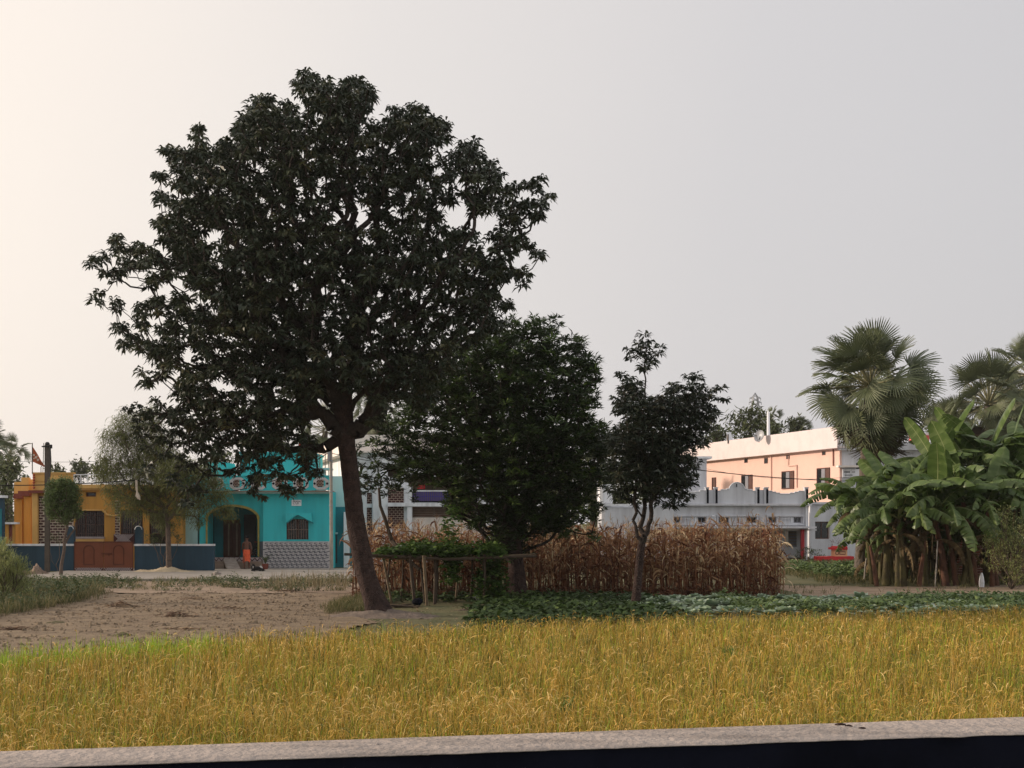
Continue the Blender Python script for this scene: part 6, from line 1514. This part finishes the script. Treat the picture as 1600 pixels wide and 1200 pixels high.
for (px, py, rx, ry, n, h, lab) in ((188, 949, .55, .4, 260, .22, 'heap of dry stalks in the middle of the fallow plot'), (277, 964, .65, .35, 220, .14, 'flatter heap of straw right of the middle heap'), (12, 985, .5, .25, 150, .1, 'straw scattered at the left end of the plot'), (105, 935, .5, .4, 120, .1, 'straw patch near the path end of the plot'),
                               (300, 938, .7, .5, 170, .12, 'loose straw at the back right of the plot'), (355, 952, .6, .4, 130, .08, 'thin straw patch near the right side of the plot'), (270, 985, .45, .2, 110, .07, 'straw lying at the rice edge'), (445, 925, .9, .5, 120, .1, 'straw strewn near the far edge of the plot')):
    litter(n, on(px, py), (rx, ry), .3, 'straw_heap', lab, h=h, kind='stuff')
litter(9000, (-8.6, 33.5, .0), (8.5, 15), .12, 'loose_straw', 'scraps of straw scattered over the fallow plot', 'straw', .02, 'stuff')
def clods():
    n = 2600; y = rng.uniform(24, 43.5, n); x = rng.uniform(-1, 1, n) * 5.5 - 3.6 - .2 * y; k = (y > edge_y(x) + .3) & (x < -3.6); x, y = x[k], y[k]; n = len(x)
    s = rng.uniform(.012, .04, n) * np.where(rng.random(n) > .96, 1.9, 1); base = np.array([(-1, -1, -.5), (1, -1, -.5), (1, 1, -.5), (-1, 1, -.5), (-.5, -.5, .6), (.6, -.4, .5), (.5, .6, .6), (-.6, .4, .5)], float)
    V = np.stack([x, y, np.full(n, .03)], 1)[:, None] + (base[None] + rng.normal(0, .25, (n, 8, 3))) * s[:, None, None]
    f = np.array([(4, 5, 6, 7), (0, 1, 5, 4), (1, 2, 6, 5), (2, 3, 7, 6), (3, 0, 4, 7)]); Fq = (np.arange(n)[:, None, None] * 8 + f[None]).reshape(-1, 4)
    me = npmesh('soil_clods', V.reshape(-1, 3), Fq); me.materials.append(m_plot); link('soil_clods', me, label='small dry clods on the fallow plot', cat='clods', kind='stuff')
clods()
def mounds():
    for (px, py, w, h, lab, m_, nm, c_) in ((258, 903, 1.5, .20, 'pale sand heap against the blue wall right of the gate', mat('sand', (.50, .40, .27), .95, .15, 8, 1, 30), 'sand_heap', 'sand heap'), (56, 890, .6, .35, 'small heap of brown rubble at the left end of the path', mat('rubble', (.28, .20, .15), .95, .3, 14, 2, 20), 'rubble_heap', 'rubble heap'),
                                            (1331, 881, .7, .2, 'dark mound of earth before the red platform', m_mud, 'earth_mound', 'mound'), (84, 975, .8, .07, 'long dark clod of earth on the left of the plot', m_mud, 'earth_clod', 'clod'), (188, 994, .5, .08, 'dark earth clod right at the rice edge', m_mud, 'earth_clod', 'clod'), (400, 962, .9, .04, 'thin dark furrow clod in the right of the plot', m_mud, 'earth_clod', 'clod')):
        D = 4800 / (py - HY) if py > 905 or px > 1000 else {258: 60.8, 56: 58}[px]; n = 18; V, Fq = [], []
        for i in range(n + 1):
            for j in range(n + 1):
                a, b = i / n * 2 - 1, j / n * 2 - 1; r_ = math.hypot(a, b); z = max(0, 1 - r_ ** 2.2) * h * (.75 + .45 * math.sin(a * 6 + 1) + .2 * math.sin(b * 9 + a * 13)) + rng.normal(0, h * .07) * (r_ < .95)
                V.append((a * w, b * w * .45, z - .02))
        for i in range(n):
            for j in range(n): k = i * (n + 1) + j; Fq.append((k, k + n + 1, k + n + 2, k + 1))
        me = npmesh(nm, V, Fq, smooth=False); me.materials.append(m_); o = link(nm, me, label=lab, cat=c_); o.location = (X(px, D), D, .045 if px in (258, 56) else .0)
mounds()
def stones():
    r = random.Random(9)
    for i, (px, py, s) in enumerate(((200, 914, .16), (186, 912, .13), (206, 921, .10), (172, 920, .08), (218, 908, .09), (463, 906, .10), (340, 899, .18))):
        D = 4800 / (py - HY); b = Vector((X(px, D), D, float(gfull(np.array(X(px, D)), np.array(D))) + s * .25 + .04)); mb = MB(); n = 7
        vs = [b + Vector((s * r.uniform(.8, 1.5) * math.cos(a) * c_, s * math.sin(a) * c_, s * z)) for z, c_ in ((-.5, .8), (.1, 1), (.55, .5)) for a in [6.283 * q / n + r.uniform(-.2, .2) for q in range(n)]]
        mb.add(vs, [(l * n + q, l * n + (q + 1) % n, (l + 1) * n + (q + 1) % n, (l + 1) * n + q) for l in range(2) for q in range(n)] + [tuple(range(2 * n, 3 * n))])
        mb.build('broken_stone', m_conc, None, label='pale broken concrete lump on the bank below the path' if i < 6 else 'flat pale slab lying at the end of the right blue wall', cat='stone', group='broken stones on the bank' if i < 6 else None)
stones()

# ================================================================== BEAN TRELLIS
def trellis():
    D = 37.2
    t = thing('bean_trellis', (X(680, D), D, 0), 'rough pole trellis carrying leafy beans beside the big mango trunk', 'trellis')
    def pole(pts, r_, name='post', m_=m_bamboo):
        mb = MB(); mb.tube(pts, r_, 6); mb.build(name, m_, t)
    zr = lambda px, py: pv(px, py, D)
    pole([pv(538, 866, 37.0), pv(620, 869, 37.0), pv(700, 874, 37.0), pv(800, 870, 37.0), pv(838, 869, 37.2)], .045, 'rail', m_bamd)
    pole([pv(560, 868, 37.3), pv(640, 874, 37.3), pv(720, 872, 37.3), pv(835, 866, 37.6)], .03, 'rail', m_bamboo)
    pole([pv(575, 864, 39.6), pv(700, 866, 39.6), pv(800, 864, 39.6)], .035, 'rail', m_bamd)
    for (a, b, py0, py1, r_, dd) in ((596, 612, 864, 948, .035, .3), (640, 648, 872, 954, .05, -.2), (655, 664, 872, 950, .03, .6), (662, 667, 874, 966, .045, -.6), (680, 679, 873, 940, .05, 0), (684, 681, 872, 938, .03, .3), (757, 756, 872, 945, .04, 0), (766, 772, 872, 938, .06, .5), (776, 778, 872, 940, .03, .8), (716, 712, 872, 936, .035, 1.2), (738, 735, 871, 932, .03, 1.8), (630, 626, 872, 938, .025, 1.5), (610, 600, 870, 935, .025, 2)):
        pole([pv(a, py0 - 6, D + dd), pv((a + b) / 2 + 1, (py0 + py1) / 2, D + dd), (X(b, D + dd), D + dd, 0)], r_, 'post', m_bamboo if r_ in (.035, .045) else m_bamd)
    pole([pv(592, 762, 38), pv(594, 790, 38), pv(603, 815, 38), pv(612, 845, 38), pv(630, 868, 37.6), pv(655, 890, 37.3)], [.035, .045, .06, .07, .07, .05], 'dead_branch', m_bamd)
    for k in range(9): pole([pv(580 + 26 * k, 868, 37.1), pv(582 + 26 * k, 866, 39.6)], .018, 'crossbar', m_bamboo)
    # leafy cover
    n = 1000; x = rng.uniform(X(590, D), X(786, D), n); y = rng.uniform(37.0, 39.7, n); kk = fbm(x, y, 2.2, 2) > -.45; x, y = x[kk], y[kk]; n = len(x); h = .04 + .12 * (1 + fbm(x, y, 2.4, 2)) * np.interp(x, [X(578, D), X(620, D), X(740, D), X(786, D)], [.3, .8, 1.3, .5])
    C = np.stack([x, y, 1.42 + rng.random(n) * h * 1.5], 1)
    C2 = np.concatenate([np.stack([rng.normal(X(cx_, D), .10 if cx_ != 772 else .16, k_), rng.normal(37.6, .25, k_), rng.uniform(z0_, z1_, k_)], 1) for cx_, k_, z0_, z1_ in ((706, 110, .6, 1.5), (772, 200, .1, 1.5), (645, 25, 1.4, 1.8), (697, 40, 1.3, 2.3), (706, 34, 1.4, 2.8), (752, 60, .2, .9))])
    V, Fq, T = rosettes(np.concatenate([C, C2]), 5, .15, .11, (-10, 60), (-70, 10), 2, .07); me = npmesh('bean_vine', shift(V, t), Fq, T); me.materials.append(l_vine); link('bean_vine', me, None, t, kind='stuff')
trellis()
def under_trellis():
    D = 34.6
    mb = MB(); mb.tube([pv(706, 958, D), pv(735, 952, D), pv(757, 948, D), pv(774, 952, D)], [.04, .07, .075, .06], 8); mb.tube([pv(764, 952, D), (X(765, D), D, 0)], .03, 6); mb.tube([pv(710, 955, D), (X(711, D), D, -.0)], .03, 5)
    mb.build('fallen_branch', m_bark2, None, label='thick fallen branch lying under the bean trellis', cat='branch')
    t = thing('stick_pile', (X(640, 36), 36, 0), 'pile of dark sticks beside the big mango trunk', 'stick pile'); rr = random.Random(3)
    for k in range(11):
        a = P(607 + rr.uniform(-4, 10), 947 + rr.uniform(-4, 6), 35.6 + rr.uniform(-.3, .5)); b = P(652 + rr.uniform(-12, 4), 948 + rr.uniform(-5, 6), 35.6 + rr.uniform(-.3, .5)); a.z = max(a.z, .03); b.z = max(b.z, .03)
        mb = MB(); mb.tube([a, b], rr.uniform(.012, .028), 5); mb.build('stick', m_bamd if k % 2 else m_bamboo, t)
    # crumpled white bag
    D = 38.2; c = P(750, 932, D); bm = bmesh.new(); bmesh.ops.create_icosphere(bm, subdivisions=3, radius=.17); q = random.Random(8)
    for v in bm.verts:
        d = v.co.normalized(); v.co = v.co * (1 + .3 * math.sin(d.x * 7 + 1) * math.cos(d.z * 6) + q.uniform(-.09, .09)); v.co.x *= 1.15; v.co.z *= .85
    me = bpy.data.meshes.new('crumpled_bag'); bm.to_mesh(me); bm.free(); me.materials.append(mat('stained_white_bag', (.62, .62, .66), .7, .2, 12, c2=(.12, .12, .14)))
    o = link('crumpled_bag', me, label='crumpled white bag lying in the creeper under the trellis', cat='bag'); o.location = (c.x, c.y, max(.14, c.z))
    bm = bmesh.new(); bmesh.ops.create_icosphere(bm, subdivisions=2, radius=.16)
    for v in bm.verts: v.co *= q.uniform(.85, 1.12); v.co.z *= .7
    me = bpy.data.meshes.new('dark_pot'); bm.to_mesh(me); bm.free(); me.materials.append(m_dark); o = link('dark_bundle', me, label='small black bundle on the sticks beside the mango trunk', cat='bundle'); o.location = tuple(P(652, 940, 36.4))
    # lumpy pale roots and dust round the trunk
    n = 26; V, Fq = [], []; D = 32.4
    for i in range(n + 1):
        for j in range(n + 1):
            a, b = i / n * 2 - 1, j / n * 2 - 1; r_ = math.hypot(a, b); V.append((a * 1.5 + .1, b * .8, max(0, 1 - r_ ** 1.5) * .17 * (1 + .3 * math.sin(a * 8) * math.sin(b * 6)) - .01 + rng.normal(0, .008)))
    for i in range(n):
        for j in range(n): k = i * (n + 1) + j; Fq.append((k, k + n + 1, k + n + 2, k + 1))
    me = npmesh('earth_mound', V, Fq, smooth=True); me.materials.append(mat('pale_dust', (.20, .155, .125), .95, .2, 6, 1.5, 12)); o = link('earth_mound', me, label='pale dusty earth heaped round the big mango trunk', cat='mound'); o.location = (X(592, 32.6), 32.4, 0)
under_trellis()

# ================================================================== PERSON AND DOG
def skin(name, verts, edges, rad, m, parent, sub=2, root=0):
    me = bpy.data.meshes.new(name); me.from_pydata(verts, edges, []); o = bpy.data.objects.new(name, me); COL.objects.link(o)
    md = o.modifiers.new('skin', 'SKIN'); md.use_smooth_shade = True
    for i, r_ in enumerate(rad):
        s = me.skin_vertices[0].data[i]; s.radius = r_ if isinstance(r_, tuple) else (r_, r_); s.use_root = (i == root)
    o.modifiers.new('sub', 'SUBSURF').levels = sub; o.modifiers['sub'].render_levels = sub
    dg = bpy.context.evaluated_depsgraph_get(); ev = o.evaluated_get(dg); me2 = bpy.data.meshes.new_from_object(ev); me2.name = name
    bpy.data.objects.remove(o); me2.materials.clear(); me2.materials.append(m); me2.polygons.foreach_set('use_smooth', [True] * len(me2.polygons))
    return link(name, me2, None, parent)
def person():
    b = Vector((X(385.5, 63.9), 63.9, .037)); t = thing('person', b, 'bare-backed person in orange loincloth walking toward the turquoise porch', 'person')
    v = [(0, 0, .86), (.0, 0, 1.0), (0, .03, 1.16), (0, .05, 1.30), (0, .04, 1.38), (0, .05, 1.45), (0, .08, 1.53), (0, .08, 1.59)]
    r = [(.14, .11), (.125, .095), (.145, .10), (.14, .085), (.055, .055), (.055, .06), (.082, .092), (.055, .06)]
    e = [(i, i + 1) for i in range(7)]
    def chain(start, pts, rs):
        p = start
        for q, rr in zip(pts, rs): v.append(q); r.append(rr); e.append((p, len(v) - 1)); p = len(v) - 1
        return p
    for s in (-1, 1):
        bend = .08 if s < 0 else .0
        h = chain(3, [(s * .17, .04, 1.30), (s * .21, -.02 + bend, 1.16), (s * .235, -.02 + bend * 1.5, 1.03), (s * .23, .08 + bend, .90), (s * .225, .13 + bend, .81), (s * .22, .15 + bend, .76)], [.052, .045, .038, .034, .026, (.018, .032)])
        for k in range(4): chain(h, [(s * .22 + (k - 1.5) * .004, .125 + k * .018 + bend, .72), (s * .215, .13 + k * .018 + bend, .685 + .006 * abs(k - 1.5))], [.009, .007])
        chain(h - 1, [(s * .20, .17 + bend, .765), (s * .195, .19 + bend, .735)], [.011, .009])
        off = .16 if s > 0 else -.10
        kz = chain(0, [(s * .085, .01, .80), (s * .09, off * .7, .47), (s * .085, off - .03, .26), (s * .085, off * 1.1 - .05, .08), (s * .09, off * 1.1 + .05, .035), (s * .095, off * 1.1 + .13, .025)], [.10, .062, .055, .034, .036, .024])
    m_sk = mat('brown_skin', (.13, .055, .035), .55, .08, 6)
    body = skin('body', v, e, r, m_sk, t)
    mb = MB(); c = Vector((0, 0, 0))
    # ears
    for s in (-1, 1): mb.lathe(b + Vector((s * .084, .075, 1.535)), [(.005, -.03), (.014, 0), (.005, .03)], 6, sy=1.6)
    mb.build('ears', m_sk, t)
    bm = bmesh.new(); bmesh.ops.create_icosphere(bm, subdivisions=3, radius=1)
    for vv in bm.verts: vv.co = Vector((vv.co.x * .093, vv.co.y * .105 + .07, vv.co.z * .085 + 1.585))
    bmesh.ops.delete(bm, geom=[q for q in bm.verts if q.co.z < 1.53 or (q.co.y > .12 and q.co.z < 1.61)], context='VERTS')
    me = bpy.data.meshes.new('hair'); bm.to_mesh(me); bm.free(); me.materials.append(m_dark); link('hair', me, None, t)
    # face on the far side
    mb = MB(); mb.lathe(b + Vector((0, .178, 1.525)), [(.012, -.02), (.014, -.012), (.004, .03)], 6)
    mb.build('nose', m_sk, t); mb = MB()
    for s in (-1, 1): mb.lathe(b + Vector((s * .032, .162, 1.55)), [(.004, -.006), (.012, 0), (.004, .006)], 8)
    mb.build('eyes', m_dark, t)
    mb = MB(); mb.obox(b + Vector((0, .166, 1.487)), (.024, 0, 0), (0, .005, 0), (0, 0, .005)); mb.build('mouth', m_maroon, t)
    # cloth wrapped round the hips, hanging lower at the front
    V, Fq = [], []; nr, na = 14, 28
    for i in range(nr):
        f = i / (nr - 1)
        for j in range(na):
            a = 2 * math.pi * j / na; z = .95 - .60 * f * (1 + .08 * math.sin(a * 2 + 1)); rx = .165 + .03 * f - .055 * max(0, f - .55) + .012 * math.sin(a * 7 + f * 3) * f; ry = .125 + .05 * f + .01 * math.sin(a * 5 + f * 4) * f + (.03 if math.sin(a) < 0 and f < .45 else 0)
            V.append((rx * math.cos(a) - .01 * f, ry * math.sin(a) + .02, z))
    for i in range(nr - 1):
        for j in range(na): Fq.append((i * na + j, i * na + (j + 1) % na, (i + 1) * na + (j + 1) % na, (i + 1) * na + j))
    me = npmesh('loincloth', V, Fq, smooth=True); me.materials.append(mat('orange_cloth', (.80, .13, .05), .85, .15, 14, .5, 30)); link('loincloth', me, None, t)
    mb = MB(); mb.tube([b + Vector((.17 * math.cos(a), .13 * math.sin(a) + .02, .95)) for a in np.linspace(0, 6.283, 20)], .016, 5); mb.build('waist_roll', MATS['orange_cloth'], t)
person()
def dog():
    b = Vector((X(403, 61.0), 61.0, .037)); t = thing('dog', b, 'small black and white dog lying curled on the concrete path', 'dog')
    v = [(.0, 0, .12), (-.12, .02, .13), (-.22, .0, .15), (-.27, -.02, .22), (-.22, -.05, .29), (-.16, -.09, .28), (-.11, -.11, .265), (.13, 0, .12), (.22, -.03, .10), (.30, -.08, .07), (.36, -.16, .05), (.40, -.22, .045)]
    e = [(0, 1), (1, 2), (2, 3), (3, 4), (4, 5), (5, 6), (0, 7), (7, 8), (8, 9), (9, 10), (10, 11)]; r = [.11, .11, .095, .07, .062, .04, .024, .115, .09, .03, .018, .01]
    def ch(s, pts, rs):
        p = s
        for q, rr in zip(pts, rs): v.append(q); r.append(rr); e.append((p, len(v) - 1)); p = len(v) - 1
    ch(2, [(-.25, -.10, .08), (-.18, -.17, .03), (-.08, -.20, .022)], [.04, .024, .02]); ch(2, [(-.27, .07, .07), (-.30, -.08, .03), (-.22, -.18, .022)], [.04, .024, .02])
    ch(8, [(.20, -.13, .09), (.08, -.18, .04), (.16, -.22, .022)], [.055, .028, .02]); ch(8, [(.22, .08, .08), (.28, .02, .03), (.2, -.05, .022)], [.05, .026, .02])
    skin('body', v, e, r, mat('black_fur', (.012, .012, .013), .8, .3, 30), t)
    mw = mat('white_fur', (.55, .52, .50), .8, .1, 20)
    mb = MB(); mb.tube([b + Vector(p) for p in ((.09, -.03, .232), (.14, -.06, .225), (.19, -.09, .18), (.22, -.11, .12))], [.02, .045, .045, .03], 8); mb.build('white_patch', mw, t)
    mb = MB(); mb.tube([b + Vector(p) for p in ((-.215, -.105, .25), (-.20, -.12, .2), (-.215, -.11, .14))], [.012, .024, .012], 6); mb.build('white_chest', mw, t)
    for s in (-1, 1):
        mb = MB(); c = b + Vector((-.225 + s * .03, -.04 + s * .02, .335)); mb.add([c + Vector((-.025, 0, 0)), c + Vector((.025, 0, 0)), c + Vector((0, .02, -.02)), c + Vector((s * .02, -.01, .06))], [(0, 1, 3), (1, 2, 3), (2, 0, 3), (0, 2, 1)]); mb.build('ear', MATS['black_fur'], t)
dog()
def porch_bicycle():
    D = 66.2; t = thing('bicycle', (X(398, D), D, .46), 'dark bicycle leaning inside the arched porch', 'bicycle'); zf = Z(872, 65)
    for px in (394, 404):
        mb = MB(); c = Vector((X(px, D) + (0 if px == 394 else .35), D, zf + .31)); mb.tube([c + Vector((.3 * math.cos(a), 0, .3 * math.sin(a))) for a in np.linspace(0, 6.283, 20)], .022, 5); w = mb.build('wheel', m_black, t)
        mb = MB(); [mb.tube([c, c + Vector((.29 * math.cos(a), 0, .29 * math.sin(a)))], .005, 3) for a in np.linspace(0, 6.283, 13)[:-1]]; mb.build('spokes', m_steel, w)
    a = Vector((X(394, D), D, zf + .31)); c = Vector((X(404, D) + .35, D, zf + .31)); s = a.lerp(c, .35) + Vector((0, 0, .42)); h = a.lerp(c, .82) + Vector((0, 0, .45)); p = a.lerp(c, .42) + Vector((0, 0, -.05))
    mb = MB(); [mb.tube(q, .018, 5) for q in ([a, s, h, c], [a, p, h], [p, s], [h, h + Vector((-.05, 0, .15))])]; mb.build('frame', m_black, t)
    mb = MB(); mb.obox(s + Vector((0, 0, .07)), (.12, 0, 0), (0, .06, 0), (0, 0, .025)); mb.build('saddle', m_maroon, t)
    mb = MB(); mb.tube([h + Vector((-.05, -.22, .15)), h + Vector((-.02, 0, .17)), h + Vector((-.05, .22, .15))], .014, 5); mb.build('handlebar', m_steel, t)
porch_bicycle()
print('triangles', sum(sum(len(p.vertices) - 2 for p in me.polygons) if len(me.polygons) < 20000 else len(me.polygons) * 2 for me in bpy.data.meshes))
